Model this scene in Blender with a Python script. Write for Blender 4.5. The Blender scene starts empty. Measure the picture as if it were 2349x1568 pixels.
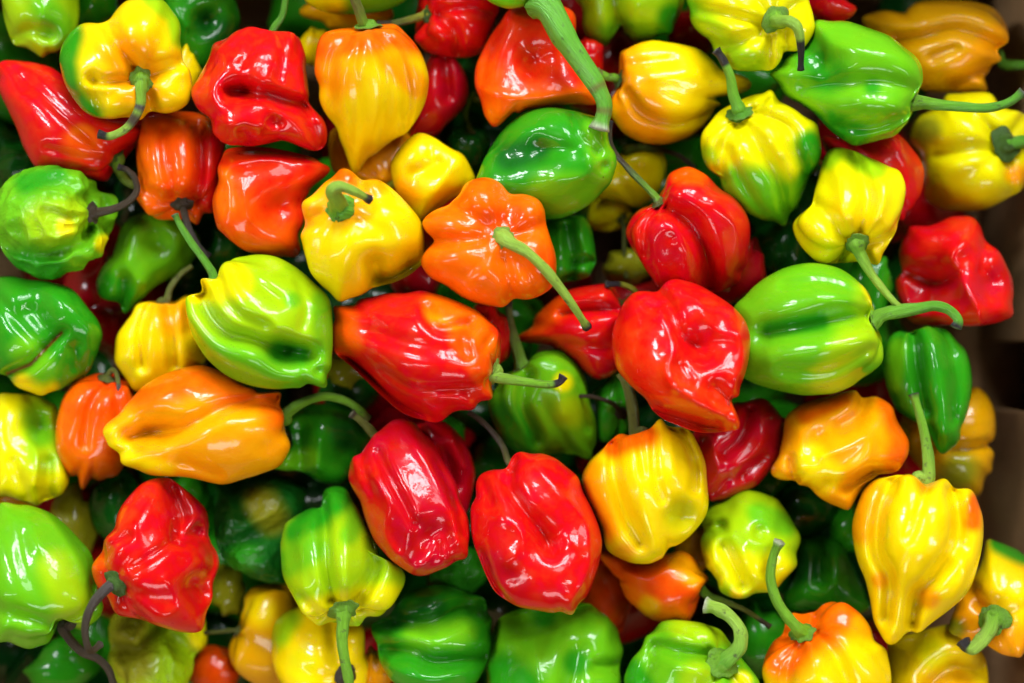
import bpy, math, random
import numpy as np

# ------------------------------------------------------------------ camera
scene = bpy.context.scene
CAM_H = 0.55                       # metres above the middle of the top layer
LENS, SENSOR = 50.0, 36.0
cam_data = bpy.data.cameras.new("camera")
cam_data.lens = LENS
cam_data.sensor_width = SENSOR
cam_data.clip_start = 0.01
cam_data.clip_end = 50.0
cam_data.dof.use_dof = True
cam_data.dof.focus_distance = CAM_H - 0.012
cam_data.dof.aperture_fstop = 2.8
cam = bpy.data.objects.new("camera", cam_data)
cam.location = (0, 0, CAM_H)
scene.collection.objects.link(cam)
scene.camera = cam

# ------------------------------------------------------------------ world and lamps
world = bpy.data.worlds.new("World")
scene.world = world
world.use_nodes = True
world.node_tree.nodes["Background"].inputs[0].default_value = (0.75, 0.85, 1.0, 1)
world.node_tree.nodes["Background"].inputs[1].default_value = 0.01


def area_lamp(name, loc, size, size_y, power, color, target=(0, 0, 0)):
    l = bpy.data.lights.new(name, 'AREA')
    l.shape = 'RECTANGLE'
    l.size, l.size_y = size, size_y
    l.energy = power
    l.color = color
    o = bpy.data.objects.new(name, l)
    o.location = loc
    d = np.array(target, float) - np.array(loc, float)
    from mathutils import Vector
    o.rotation_euler = Vector(d).to_track_quat('-Z', 'Y').to_euler()
    scene.collection.objects.link(o)
    return o


for k in range(4):                  # a window of four tall panes on the far side
    area_lamp("window_pane_light", (-0.10 + 0.27 * k, 1.08, 0.84), 0.17, 0.50, 6.6, (0.92, 0.96, 1.0))
for k in range(2):                  # two strip lamps on the left
    area_lamp("ceiling_lamp", (-0.92, 0.34 + 0.36 * k, 0.92), 0.16, 0.28, 5.0, (0.93, 0.96, 1.0))
area_lamp("side_tube", (-0.95, -0.45, 0.78), 0.06, 0.9, 2.2, (1.0, 0.98, 0.94))
area_lamp("rear_tube", (0.95, -0.40, 0.78), 0.06, 0.9, 3.2, (1.0, 0.98, 0.95))
area_lamp("rear_fill_light", (0.05, -1.12, 0.88), 0.8, 0.30, 5.0, (0.97, 0.98, 1.0))  # soft fill added to brighten the sides turned away from the panes
area_lamp("overhead_panel", (0.40, 0.66, 1.30), 0.55, 0.38, 4.5, (0.97, 0.98, 1.0))

scene.view_settings.view_transform = 'Standard'
scene.view_settings.look = 'None'
scene.view_settings.exposure = 0.06
scene.view_settings.gamma = 1.0
scene.render.engine = 'CYCLES'
scene.cycles.use_denoising = True
scene.cycles.max_bounces = 6
scene.cycles.diffuse_bounces = 1
scene.cycles.glossy_bounces = 3

# ------------------------------------------------------------------ helpers
VW, VH = 2349.0, 1568.0            # pixel grid in which the shapes were measured
K = CAM_H * SENSOR / LENS / VW     # metres per measured pixel at z = 0
EYE = np.array([0, 0, CAM_H])


def srgb(c):
    c = np.array(c, float) / 255.0
    return np.where(c <= 0.04045, c / 12.92, ((c + 0.055) / 1.055) ** 2.4)


PAL = {
    'R': (216, 14, 12), 'CR': (196, 8, 26), 'DR': (158, 8, 16), 'OR': (244, 80, 4), 'RO': (232, 46, 8),
    'O': (252, 104, 0), 'YO': (255, 164, 0), 'Y': (255, 216, 0), 'LY': (236, 224, 2),
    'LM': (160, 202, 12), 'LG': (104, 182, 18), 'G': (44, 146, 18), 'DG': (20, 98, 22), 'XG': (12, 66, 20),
    'OL': (150, 150, 22), 'BY': (230, 166, 2), 'BR': (120, 70, 20), 'YG': (206, 196, 8), 'PK': (240, 90, 80),
    'sg': (122, 182, 34), 'sl': (158, 200, 66), 'so': (110, 118, 44), 'sb': (70, 58, 40),
    'sk': (40, 34, 38), 'sy': (170, 176, 40), 'sd': (70, 112, 26), 'sp': (84, 78, 74), 'sv': (98, 172, 38),
    'sw': (186, 190, 160),
}
LIN = {k: srgb(v) for k, v in PAL.items()}

CUR = {}


def ray_frame(cx, cy, zmm):
    """Position at height z below pixel (cx, cy), and axes with +Z facing the eye."""
    s = (CAM_H - zmm * 1e-3) / CAM_H
    p = np.array([(cx - VW / 2) * K * s, -(cy - VH / 2) * K * s, zmm * 1e-3])
    zl = EYE - p
    zl /= np.linalg.norm(zl)
    xl = np.array([1.0, 0, 0]) - zl * zl[0]
    xl /= np.linalg.norm(xl)
    yl = np.cross(zl, xl)
    return p, np.stack([xl, yl, zl])


def to_local(pts, p, M):
    """Measured pixels -> metres in the plane through p that faces the eye."""
    pts = np.asarray(pts, float).reshape(-1, 2)
    q = np.stack([(pts[:, 0] - VW / 2) * K, -(pts[:, 1] - VH / 2) * K, np.zeros(len(pts))], 1)
    d = q - EYE
    n = M[2]
    t = ((p - EYE) @ n) / (d @ n)
    w = EYE + d * t[:, None] - p
    return np.stack([w @ M[0], w @ M[1]], 1)


def smooth_closed(P, sub=6):
    P = np.asarray(P, float)
    n = len(P)
    out = []
    for i in range(n):
        a, b, c, d = P[i - 1], P[i], P[(i + 1) % n], P[(i + 2) % n]
        for k in range(sub):
            t = k / sub
            out.append(0.5 * (2 * b + (c - a) * t + (2 * a - 5 * b + 4 * c - d) * t * t + (3 * b - a - 3 * c + d) * t ** 3))
    return np.array(out)


def smooth_open(P, sub=8):
    P = np.asarray(P, float)
    n = len(P)
    if n < 3:
        t = np.linspace(0, 1, sub + 1)[:, None]
        return P[0] * (1 - t) + P[-1] * t
    Q = np.vstack([2 * P[0] - P[1], P, 2 * P[-1] - P[-2]])
    out = []
    for i in range(1, n):
        a, b, c, d = Q[i - 1], Q[i], Q[i + 1], Q[i + 2]
        for k in range(sub):
            t = k / sub
            out.append(0.5 * (2 * b + (c - a) * t + (2 * a - 5 * b + 4 * c - d) * t * t + (3 * b - a - 3 * c + d) * t ** 3))
    out.append(P[-1])
    return np.array(out)


def centroid(P):
    x, y = P[:, 0], P[:, 1]
    x2, y2 = np.roll(x, -1), np.roll(y, -1)
    cr = x * y2 - x2 * y
    A = cr.sum() / 2
    return np.array([((x + x2) * cr).sum() / (6 * A), ((y + y2) * cr).sum() / (6 * A)]), abs(A)


def polar_radius(P, nb=360):
    """Outline radius for nb directions about the origin (farthest crossing)."""
    ang = (np.arange(nb) + 0.5) / nb * 2 * np.pi - np.pi
    a, b = P, np.roll(P, -1, 0)
    d = np.stack([np.cos(ang), np.sin(ang)], 1)
    e = b - a
    den = d[:, None, 0] * e[None, :, 1] - d[:, None, 1] * e[None, :, 0]
    den = np.where(np.abs(den) < 1e-12, 1e-12, den)
    t = (a[None, :, 0] * e[None, :, 1] - a[None, :, 1] * e[None, :, 0]) / den
    s = (a[None, :, 0] * d[:, None, 1] - a[None, :, 1] * d[:, None, 0]) / den
    ok = (t > 0) & (s >= -1e-6) & (s <= 1 + 1e-6)
    R = np.where(ok, t, 0).max(1)
    bad = R <= 0
    if bad.any():
        R[bad] = np.interp(ang[bad], ang[~bad], R[~bad])
    return R


def circ_smooth(a, k):
    ker = np.exp(-0.5 * (np.arange(-3 * k, 3 * k + 1) / k) ** 2)
    ker /= ker.sum()
    n = len(a)
    idx = (np.arange(n)[:, None] + np.arange(-3 * k, 3 * k + 1)[None]) % n
    return (a[idx] * ker).sum(1)


def samp(a, th):
    """Circular lookup of a per-direction table."""
    n = len(a)
    f = (th + np.pi) / (2 * np.pi) * n - 0.5
    i = np.floor(f).astype(int)
    w = f - i
    return a[i % n] * (1 - w) + a[(i + 1) % n] * w


def dist_poly(X, P):
    """Distance from points X to the open polyline P."""
    if len(P) == 1:
        return np.linalg.norm(X - P[0], axis=1)
    best = np.full(len(X), 1e9)
    for a, b in zip(P[:-1], P[1:]):
        e = b - a
        L = (e @ e) + 1e-18
        t = np.clip(((X - a) @ e) / L, 0, 1)
        best = np.minimum(best, np.hypot(*(X - a - t[:, None] * e).T))
    return best


def wave_noise(X, freq, rng, n=14):
    """Smooth lumpy noise in space: a sum of random plane waves, about -1..1."""
    d = rng.normal(size=(n, 3))
    d /= np.linalg.norm(d, axis=1)[:, None]
    f = freq * rng.uniform(0.6, 1.5, n)
    ph = rng.uniform(0, 2 * np.pi, n)
    return np.sin(X @ (d * f[:, None]).T + ph).sum(1) / math.sqrt(n / 2) * 0.7


TOPO = {}


def topology(nu, nv):
    if (nu, nv) in TOPO:
        return TOPO[(nu, nv)]
    loops, starts, tot = [], [], []
    i = np.arange(nu)
    j = (i + 1) % nu
    q = []
    for r in range(nv - 2):
        a, b = 1 + r * nu, 1 + (r + 1) * nu
        q.append(np.stack([a + i, b + i, b + j, a + j], 1))
    q = np.concatenate(q)
    top = np.stack([np.zeros(nu, int), 1 + i, 1 + j], 1)
    last = 1 + (nv - 1) * nu
    base = 1 + (nv - 2) * nu
    bot = np.stack([np.full(nu, last), base + j, base + i], 1)
    loops = np.concatenate([q.ravel(), top.ravel(), bot.ravel()])
    tot = np.concatenate([np.full(len(q), 4), np.full(2 * nu, 3)])
    starts = np.concatenate([[0], np.cumsum(tot)[:-1]])
    TOPO[(nu, nv)] = (loops.astype(np.int32), starts.astype(np.int32), q, top, bot)
    return TOPO[(nu, nv)]


def raw_mesh(name, co, loops, starts, smooth=True):
    me = bpy.data.meshes.new(name)
    me.vertices.add(len(co))
    me.vertices.foreach_set("co", np.ascontiguousarray(co, dtype=np.float32).ravel())
    me.loops.add(len(loops))
    me.loops.foreach_set("vertex_index", loops)
    me.polygons.add(len(starts))
    me.polygons.foreach_set("loop_start", starts)
    me.update(calc_edges=True)
    me.polygons.foreach_set("use_smooth", np.ones(len(starts), bool) if smooth else np.zeros(len(starts), bool))
    me.validate()
    return me


def add_attr(me, name, data, kind):
    a = me.attributes.new(name, kind, 'POINT')
    if kind == 'FLOAT_COLOR':
        d = np.concatenate([data, np.ones((len(data), 1))], 1)
        a.data.foreach_set("color", d.astype(np.float32).ravel())
    elif kind == 'FLOAT_VECTOR':
        a.data.foreach_set("vector", data.astype(np.float32).ravel())
    else:
        a.data.foreach_set("value", data.astype(np.float32).ravel())


def relax(X, nu, nv, times):
    """Soften the surface: pull every vertex halfway to the mean of its grid neighbours."""
    for _ in range(times):
        G = X[1:-1].reshape(nv - 1, nu, 3)
        up = np.concatenate([np.broadcast_to(X[0], (1, nu, 3)), G[:-1]])
        dn = np.concatenate([G[1:], np.broadcast_to(X[-1], (1, nu, 3))])
        m = (np.roll(G, 1, 1) + np.roll(G, -1, 1) + up + dn) / 4
        G2 = G * 0.5 + m * 0.5
        top = X[0] * 0.7 + G[0].mean(0) * 0.3
        bot = X[-1] * 0.7 + G[-1].mean(0) * 0.3
        X = np.concatenate([top[None], G2.reshape(-1, 3), bot[None]])
    return X


def vnormals(co, nu, nv):
    _, _, q, top, bot = topology(nu, nv)
    n = np.zeros_like(co)
    fq = np.cross(co[q[:, 2]] - co[q[:, 0]], co[q[:, 3]] - co[q[:, 1]])
    for k in range(4):
        np.add.at(n, q[:, k], fq)
    for t in (top, bot):
        ft = np.cross(co[t[:, 1]] - co[t[:, 0]], co[t[:, 2]] - co[t[:, 0]])
        for k in range(3):
            np.add.at(n, t[:, k], ft)
    return n / (np.linalg.norm(n, axis=1)[:, None] + 1e-18)


# ------------------------------------------------------------------ materials
def new_mat(name):
    m = bpy.data.materials.new(name)
    m.use_nodes = True
    nt = m.node_tree
    return m, nt, nt.nodes, nt.links, nt.nodes["Principled BSDF"]


def noise_node(N, scale, detail=3, rough=0.5, dist=0.0):
    n = N.new("ShaderNodeTexNoise")
    n.inputs["Scale"].default_value = scale
    n.inputs["Detail"].default_value = detail
    n.inputs["Roughness"].default_value = rough
    n.inputs["Distortion"].default_value = dist
    return n


def make_skin(name, wrinkle):
    """Waxy pepper skin: ripeness and groove tints from the mesh, mottling, streaks along the fruit, tiny specks, fine ripples."""
    m, nt, N, L, b = new_mat(name)
    at = N.new("ShaderNodeAttribute"); at.attribute_name = "tint"
    fl = N.new("ShaderNodeAttribute"); fl.attribute_name = "flow"
    tc = N.new("ShaderNodeTexCoord")
    mott = noise_node(N, 170, 3, 0.55)
    L.new(tc.outputs["Object"], mott.inputs["Vector"])
    strk = noise_node(N, 2.6, 4, 0.55)
    L.new(fl.outputs["Vector"], strk.inputs["Vector"])
    hsv = N.new("ShaderNodeHueSaturation")
    L.new(at.outputs["Color"], hsv.inputs["Color"])
    r1 = N.new("ShaderNodeMapRange")
    r1.inputs[1].default_value, r1.inputs[2].default_value = 0.3, 0.7
    r1.inputs[3].default_value, r1.inputs[4].default_value = 0.4965, 0.5035
    L.new(mott.outputs["Fac"], r1.inputs[0])
    L.new(r1.outputs[0], hsv.inputs["Hue"])
    r2 = N.new("ShaderNodeMapRange")
    r2.inputs[1].default_value, r2.inputs[2].default_value = 0.3, 0.7
    r2.inputs[3].default_value, r2.inputs[4].default_value = 0.94, 1.04
    L.new(strk.outputs["Fac"], r2.inputs[0])
    L.new(r2.outputs[0], hsv.inputs["Value"])
    # sparse dark specks
    vo = N.new("ShaderNodeTexVoronoi")
    vo.inputs["Scale"].default_value = 95
    L.new(tc.outputs["Object"], vo.inputs["Vector"])
    wn = N.new("ShaderNodeSeparateColor")
    L.new(vo.outputs["Color"], wn.inputs[0])
    gt = N.new("ShaderNodeMath"); gt.operation = 'GREATER_THAN'; gt.inputs[1].default_value = 0.965
    L.new(wn.outputs[0], gt.inputs[0])
    lt = N.new("ShaderNodeMath"); lt.operation = 'LESS_THAN'; lt.inputs[1].default_value = 0.045
    L.new(vo.outputs["Distance"], lt.inputs[0])
    mu = N.new("ShaderNodeMath"); mu.operation = 'MULTIPLY'
    L.new(gt.outputs[0], mu.inputs[0]); L.new(lt.outputs[0], mu.inputs[1])
    mix = N.new("ShaderNodeMix"); mix.data_type = 'RGBA'
    L.new(mu.outputs[0], mix.inputs[0])
    L.new(hsv.outputs["Color"], mix.inputs[6])
    mix.inputs[7].default_value = (0.03, 0.015, 0.008, 1)
    L.new(mix.outputs[2], b.inputs["Base Color"])
    # relief
    rip = noise_node(N, 120, 3, 0.5, 0.6)
    L.new(tc.outputs["Object"], rip.inputs["Vector"])
    fine = noise_node(N, 300, 3, 0.55, 0.8)
    L.new(tc.outputs["Object"], fine.inputs["Vector"])
    st2 = noise_node(N, 3.2, 3, 0.5)
    L.new(fl.outputs["Vector"], st2.inputs["Vector"])
    b1 = N.new("ShaderNodeBump"); b1.inputs["Strength"].default_value = 0.55; b1.inputs["Distance"].default_value = 0.00034 * (1 + 7 * wrinkle)
    L.new(rip.outputs["Fac"], b1.inputs["Height"])
    b2 = N.new("ShaderNodeBump"); b2.inputs["Strength"].default_value = 0.5; b2.inputs["Distance"].default_value = 0.00006 * (1 + 9 * wrinkle)
    L.new(st2.outputs["Fac"], b2.inputs["Height"]); L.new(b1.outputs[0], b2.inputs["Normal"])
    b3 = N.new("ShaderNodeBump"); b3.inputs["Strength"].default_value = 0.35; b3.inputs["Distance"].default_value = 0.00022 * (1 + 3 * wrinkle)
    L.new(fine.outputs["Fac"], b3.inputs["Height"]); L.new(b2.outputs[0], b3.inputs["Normal"])
    L.new(b3.outputs[0], b.inputs["Normal"])
    ro = N.new("ShaderNodeMapRange")
    ro.inputs[1].default_value, ro.inputs[2].default_value = 0.3, 0.75
    ro.inputs[3].default_value, ro.inputs[4].default_value = 0.26 + 0.22 * wrinkle, 0.38 + 0.22 * wrinkle
    L.new(mott.outputs["Fac"], ro.inputs[0])
    L.new(ro.outputs[0], b.inputs["Roughness"])
    b.inputs["IOR"].default_value = 1.45
    b.inputs["Specular IOR Level"].default_value = 0.14
    b.inputs["Subsurface Weight"].default_value = 0.15
    b.inputs["Subsurface Radius"].default_value = (0.005, 0.003, 0.0008)
    b.inputs["Subsurface Scale"].default_value = 1.0
    b.inputs["Coat Weight"].default_value = 0.68 - 0.35 * wrinkle
    b.inputs["Coat Roughness"].default_value = 0.04
    L.new(b3.outputs[0], b.inputs["Coat Normal"])
    return m


def make_stalk(name):
    m, nt, N, L, b = new_mat(name)
    at = N.new("ShaderNodeAttribute"); at.attribute_name = "tint"
    fl = N.new("ShaderNodeAttribute"); fl.attribute_name = "flow"
    tc = N.new("ShaderNodeTexCoord")
    blot = noise_node(N, 260, 4, 0.6)
    L.new(tc.outputs["Object"], blot.inputs["Vector"])
    ramp = N.new("ShaderNodeMapRange")
    ramp.inputs[1].default_value, ramp.inputs[2].default_value = 0.60, 0.70
    L.new(blot.outputs["Fac"], ramp.inputs[0])
    sc = N.new("ShaderNodeMath"); sc.operation = 'MULTIPLY'; sc.inputs[1].default_value = 0.7
    L.new(ramp.outputs[0], sc.inputs[0])
    strk = noise_node(N, 6, 3, 0.6)
    L.new(fl.outputs["Vector"], strk.inputs["Vector"])
    hsv = N.new("ShaderNodeHueSaturation")
    L.new(at.outputs["Color"], hsv.inputs["Color"])
    r2 = N.new("ShaderNodeMapRange")
    r2.inputs[1].default_value, r2.inputs[2].default_value = 0.3, 0.7
    r2.inputs[3].default_value, r2.inputs[4].default_value = 0.72, 1.2
    L.new(strk.outputs["Fac"], r2.inputs[0]); L.new(r2.outputs[0], hsv.inputs["Value"])
    mix = N.new("ShaderNodeMix"); mix.data_type = 'RGBA'
    L.new(sc.outputs[0], mix.inputs[0]); L.new(hsv.outputs["Color"], mix.inputs[6])
    mix.inputs[7].default_value = (0.05, 0.03, 0.025, 1)
    L.new(mix.outputs[2], b.inputs["Base Color"])
    bu = N.new("ShaderNodeBump"); bu.inputs["Strength"].default_value = 0.9; bu.inputs["Distance"].default_value = 0.001
    L.new(strk.outputs["Fac"], bu.inputs["Height"])
    L.new(bu.outputs[0], b.inputs["Normal"])
    b.inputs["Roughness"].default_value = 0.42
    b.inputs["Subsurface Weight"].default_value = 0.08
    b.inputs["Subsurface Radius"].default_value = (0.002, 0.002, 0.0005)
    b.inputs["Subsurface Scale"].default_value = 1.0
    return m


def make_cardboard(name, col):
    m, nt, N, L, b = new_mat(name)
    tc = N.new("ShaderNodeTexCoord")
    n1 = noise_node(N, 60, 5, 0.6)
    L.new(tc.outputs["Object"], n1.inputs["Vector"])
    wv = N.new("ShaderNodeTexWave"); wv.inputs["Scale"].default_value = 55; wv.inputs["Distortion"].default_value = 0.4
    wv.bands_direction = 'Y'
    L.new(tc.outputs["Object"], wv.inputs["Vector"])
    mx = N.new("ShaderNodeMix"); mx.data_type = 'RGBA'
    L.new(n1.outputs["Fac"], mx.inputs[0])
    mx.inputs[6].default_value = (*[c * 0.75 for c in col], 1)
    mx.inputs[7].default_value = (*[min(1, c * 1.2) for c in col], 1)
    L.new(mx.outputs[2], b.inputs["Base Color"])
    bu = N.new("ShaderNodeBump"); bu.inputs["Strength"].default_value = 0.15; bu.inputs["Distance"].default_value = 0.00015
    L.new(wv.outputs["Fac"], bu.inputs["Height"])
    L.new(bu.outputs[0], b.inputs["Normal"])
    b.inputs["Roughness"].default_value = 0.85
    return m


SKIN = make_skin("pepper_skin", 0.0)
SKIN_W = make_skin("wrinkled_pepper_skin", 1.0)
STALK = make_stalk("pepper_stalk")
CARD = make_cardboard("cardboard", (0.50, 0.29, 0.13))


# ------------------------------------------------------------------ pepper
def tube(path, radii, cols, rng, nu=14):
    """Stalk along a path: ridged round section, closed ends, returned as mesh arrays."""
    P = np.asarray(path, float)
    n = len(P)
    T = np.gradient(P, axis=0)
    T /= np.linalg.norm(T, axis=1)[:, None]
    ref = np.array([0.3, 0.5, 0.81])
    U = np.cross(T[0], ref); U /= np.linalg.norm(U)
    co, col, flow = [], [], []
    th = np.arange(nu) / nu * 2 * np.pi
    ph = rng.uniform(0, 6.28)
    ridge = 1 + 0.10 * np.cos(5 * th + ph)
    wob = circ_smooth(rng.normal(size=n + 20), 2)[:n] * 0.12
    for i in range(n):
        U = U - T[i] * (U @ T[i]); U /= np.linalg.norm(U)
        W = np.cross(U, T[i])
        r = radii[i] * (1 + wob[i])
        tw = th + i * 0.03
        ring = P[i] + (np.cos(tw)[:, None] * U + np.sin(tw)[:, None] * W) * (r * ridge)[:, None]
        co.append(ring)
        col.append(np.repeat(cols[i][None], nu, 0))
        flow.append(np.stack([np.cos(th) * 2.2, np.sin(th) * 2.2, np.full(nu, i / n * 1.3)], 1))
    co = [P[0][None]] + co + [(P[-1] + T[-1] * radii[-1] * 0.15)[None]]
    col = [cols[0][None]] + col + [(cols[-1] * 0.5 + LIN['sw'] * 0.5)[None]]
    flow = [np.zeros((1, 3))] + flow + [np.ones((1, 3))]
    loops, starts, *_ = topology(nu, n + 1)
    return np.concatenate(co), np.concatenate(col), np.concatenate(flow), loops, starts


def link(o, parent=None):
    scene.collection.objects.link(o)
    if parent is not None:
        o.parent = parent
    return o


def flip(loops, starts):
    out = loops.copy()
    ends = np.append(starts[1:], len(loops))
    for s, e in zip(starts, ends):
        out[s:e] = loops[s:e][::-1]
    return out


FLIPPED = {}


def calyx_mesh(r, rng, tint, edge):
    """Small ragged green cap: domed middle, scalloped drooping rim with thickness (axis +Z)."""
    nu = 40
    prof = [(0.0, 0.55), (0.40, 0.54), (0.54, 0.48), (0.63, 0.36), (0.70, 0.20), (0.80, 0.14), (1.0, 0.10), (1.05, 0.03), (0.92, -0.02), (0.5, -0.12), (0.0, -0.2)]
    th = np.arange(nu) / nu * 2 * np.pi
    k = rng.integers(5, 8)
    sc = 1 + 0.10 * np.abs(np.cos(th * k / 2 + rng.uniform(0, 6))) + 0.16 * circ_smooth(rng.normal(size=nu), 1) + 0.10 * np.cos(th * 2 + rng.uniform(0, 6))
    lift = 0.16 * circ_smooth(rng.normal(size=nu), 2) * 1.5
    co, col, fl = [], [], []
    for i, (a, h) in enumerate(prof[1:-1]):
        w = max(0, (a - 0.68) / 0.36)
        rr = a * (1 + (sc - 1) * w)
        co.append(np.stack([np.cos(th) * rr, np.sin(th) * rr, h + lift * w], 1) * r)
        c = tint * (1 - w * 0.85) + edge * w * 0.85
        col.append(np.repeat(c[None], nu, 0))
        fl.append(np.stack([np.cos(th) * 2.5, np.sin(th) * 2.5, np.full(nu, a)], 1))
    co = [np.array([[0, 0, prof[0][1] * r]])] + co + [np.array([[0, 0, prof[-1][1] * r]])]
    col = [tint[None]] + col + [tint[None]]
    fl = [np.zeros((1, 3))] + fl + [np.zeros((1, 3))]
    loops, starts, *_ = topology(nu, len(prof) - 1)
    return np.concatenate(co), np.concatenate(col), np.concatenate(fl), loops, starts


def frame_from(A):
    ref = np.array([0, 0, 1.0]) if abs(A[2]) < 0.8 else np.array([0, 1.0, 0])
    U = np.cross(ref, A); U /= np.linalg.norm(U)
    W = np.cross(A, U)
    return np.stack([U, W, A])


COUNT = [0]
PEPPERS = []


def pepper(label, out, z, tint, el=20, az=None, n=5, ld=0.09, ph=None, asp=1.1, cal=None, stem=None, cr=17,
           sr=(9, 5), zend=None, scheme=('sg', 'sg', 'sk'), tipf=0.86, patch=(), strokes=(), wr=0, lum=0.035, zs=1.0,
           big=True, seed=None, tip=0.35, caltint=None, group=None, zm=0, spread=0.0, bands=()):
    """One pepper, modelled as a lobed fruit, fitted to its measured outline, creased by strokes, with cap and stalk."""
    COUNT[0] += 1
    if strokes and abs(el) < 16:
        ld = ld * 0.6
    lum = lum * 0.8
    ld = ld * 0.85
    rng = np.random.default_rng(seed if seed is not None else 100 + COUNT[0])
    out = np.asarray(out, float).reshape(-1, 2)
    P = smooth_closed(out, 5)
    c, area = centroid(P)
    p, M = ray_frame(c[0], c[1], z)
    loc = to_local(P, p, M)
    S = K * (CAM_H - z * 1e-3) / CAM_H           # metres per measured pixel at this height
    R1 = circ_smooth(polar_radius(loc), 2) * 1.012
    Rm = math.sqrt(area / math.pi) * S
    cal_l = to_local(cal, p, M)[0] if cal is not None else None
    if az is None:
        az = math.degrees(math.atan2(cal_l[1], cal_l[0])) if cal_l is not None else rng.uniform(0, 360)
    e, a = math.radians(el), math.radians(az)
    A = np.array([math.cos(e) * math.cos(a), math.cos(e) * math.sin(a), math.sin(e)])
    F = frame_from(A)
    nu, nv = (160, 96) if big else (72, 46)
    phi = (np.arange(1, nv) / nv * np.pi)[:, None]
    th = (np.arange(nu) / nu * 2 * np.pi)[None]
    thw = th + 0.16 * np.sin(th * 2 + rng.uniform(0, 6)) + 0.1 * np.sin(th * 3 + rng.uniform(0, 6))
    ph0 = math.radians(ph) if ph is not None else rng.uniform(0, 6.28)
    amp = rng.uniform(0.75, 1.25, n)
    lobe_i = np.floor(((thw - ph0) * n / (2 * np.pi)) % n).astype(int) % n
    sl = np.abs(np.sin((thw - ph0) * n / 2))
    crease = (1 - sl) ** 1.7
    wphi = np.clip(1.15 - 0.75 * phi / np.pi, 0, 1)
    rad = np.sin(phi) ** 0.82
    h = np.cos(phi)
    taper = 1 - tip * np.clip((1 - h) / 2, 0, 1) ** 1.4
    rr = rad * taper * (1 - ld * 1.5 * crease * wphi) * (1 + 0.05 * (amp[lobe_i] - 1) * sl * wphi)
    hh = h * asp + 0.06 * sl * np.exp(-((phi - 0.75) / 0.4) ** 2) * amp[lobe_i] - 0.17 * np.exp(-(phi / 0.36) ** 2)
    hh = hh - 0.05 * crease * np.exp(-((phi - 0.5) / 0.5) ** 2)
    B = np.stack([rr * np.cos(th), rr * np.sin(th), hh + 0 * th], -1).reshape(-1, 3)
    B = np.vstack([[0, 0, asp - 0.17 + 0.0], B, [0, 0, -asp]])
    nrm = B / (np.linalg.norm(B, axis=1)[:, None] + 1e-9)
    B = B + nrm * (wave_noise(B, 3.0, rng) * lum + wave_noise(B, 6.5, rng) * lum * 0.22)[:, None]
    flow = np.concatenate([[[0, 0, 0]], np.stack([np.cos(th) * 1.6 * np.sin(phi), np.sin(th) * 1.6 * np.sin(phi), phi * 0.35 + 0 * th], -1).reshape(-1, 3), [[0, 0, 1.1]]])
    X = B @ F
    ext = lambda v: (v.max() + v.min()) / 2
    X[:, 0] -= ext(X[:, 0]); X[:, 1] -= ext(X[:, 1]); X[:, 2] -= ext(X[:, 2])
    # fit the outline
    for it in range(5):
        t = np.arctan2(X[:, 1], X[:, 0])
        r = np.hypot(X[:, 0], X[:, 1])
        nb = 360
        bi = ((t + np.pi) / (2 * np.pi) * nb).astype(int) % nb
        R0 = np.zeros(nb)
        np.maximum.at(R0, bi, r)
        hw = 3 if big else 6                    # widen so that every direction sees several vertices
        R0 = np.max([np.roll(R0, k) for k in range(-hw, hw + 1)], axis=0)
        R0 = np.where(R0 <= 0, R0.max() * 0.5, R0)
        R0 = circ_smooth(R0, 3 if big else 6)
        ratio = R1 / R0
        soft = circ_smooth(ratio, 27)
        rho = np.clip(r / samp(R0, t), 0, 1.2)
        w = np.clip(rho, 0, 1) ** 1.5
        f = samp(soft, t) * (1 - w) + samp(ratio, t) * w
        X[:, :2] *= f[:, None]
        if it < 4:
            X = relax(X, nu, nv, (10 if big else 3) if it < 3 else (6 if big else 1))
    cov = np.cov(loc.T)
    minor = math.sqrt(np.linalg.eigvalsh(cov)[0]) * 1.45
    Rz = (0.55 * Rm + 0.45 * minor) * zs
    X[:, 2] *= Rz / (np.percentile(np.abs(X[:, 2]), 99.5))
    # move the stalk end to where it was measured
    if cal_l is not None and el > 5:
        t = np.arctan2(X[:, 1], X[:, 0])
        rho = np.clip(np.hypot(X[:, 0], X[:, 1]) / samp(R1, t), 0, 1)
        for _ in range(3):
            d = cal_l - X[0, :2]
            Lm = np.linalg.norm(d)
            w = np.clip(1 - rho ** 2, 0, 1) * np.where(X[:, 2] > -0.2 * Rz, 1, 0.4)
            w0 = max(w[0], 0.25)
            X[:, :2] += d * (w / w0 * 0.8)[:, None] if w0 > 0.3 else 0
            rho = np.clip(np.hypot(X[:, 0], X[:, 1]) / samp(R1, np.arctan2(X[:, 1], X[:, 0])), 0, 1)
    # creases, folds, hollows and ridges, pressed in along the depth of the fruit
    if strokes:
        nz = vnormals(X, nu, nv)[:, 2]
        if nz[np.argmax(X[:, 2])] < 0:
            nz = -nz
        face = np.clip(nz * 2.6, 0, 1)
        dz = np.zeros(len(X))
        for s in strokes:
            w_, d_ = s[0] * S * 1.35, s[1] * S * ((2.4 if s[0] >= 18 else 2.05) if s[1] < 0 else 1.0)
            pl = to_local(s[2:], p, M)
            if len(pl) > 2:
                pl = smooth_open(pl, 4)
            D = dist_poly(X[:, :2], pl) / w_
            D = D * (1 + 0.12 * wave_noise(X / Rm, 5, rng, 6))
            g = np.exp(-np.abs(D) ** 1.6)
            dz += d_ * g
        X[:, 2] += dz * face
        X = relax(X, nu, nv, 3)
    if wr:
        Q = X / Rm
        X = X + vnormals(X, nu, nv) * ((np.abs(wave_noise(Q, 9, rng)) * -0.034 + np.abs(wave_noise(Q, 17, rng)) * -0.016) * wr * Rm)[:, None]
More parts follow.
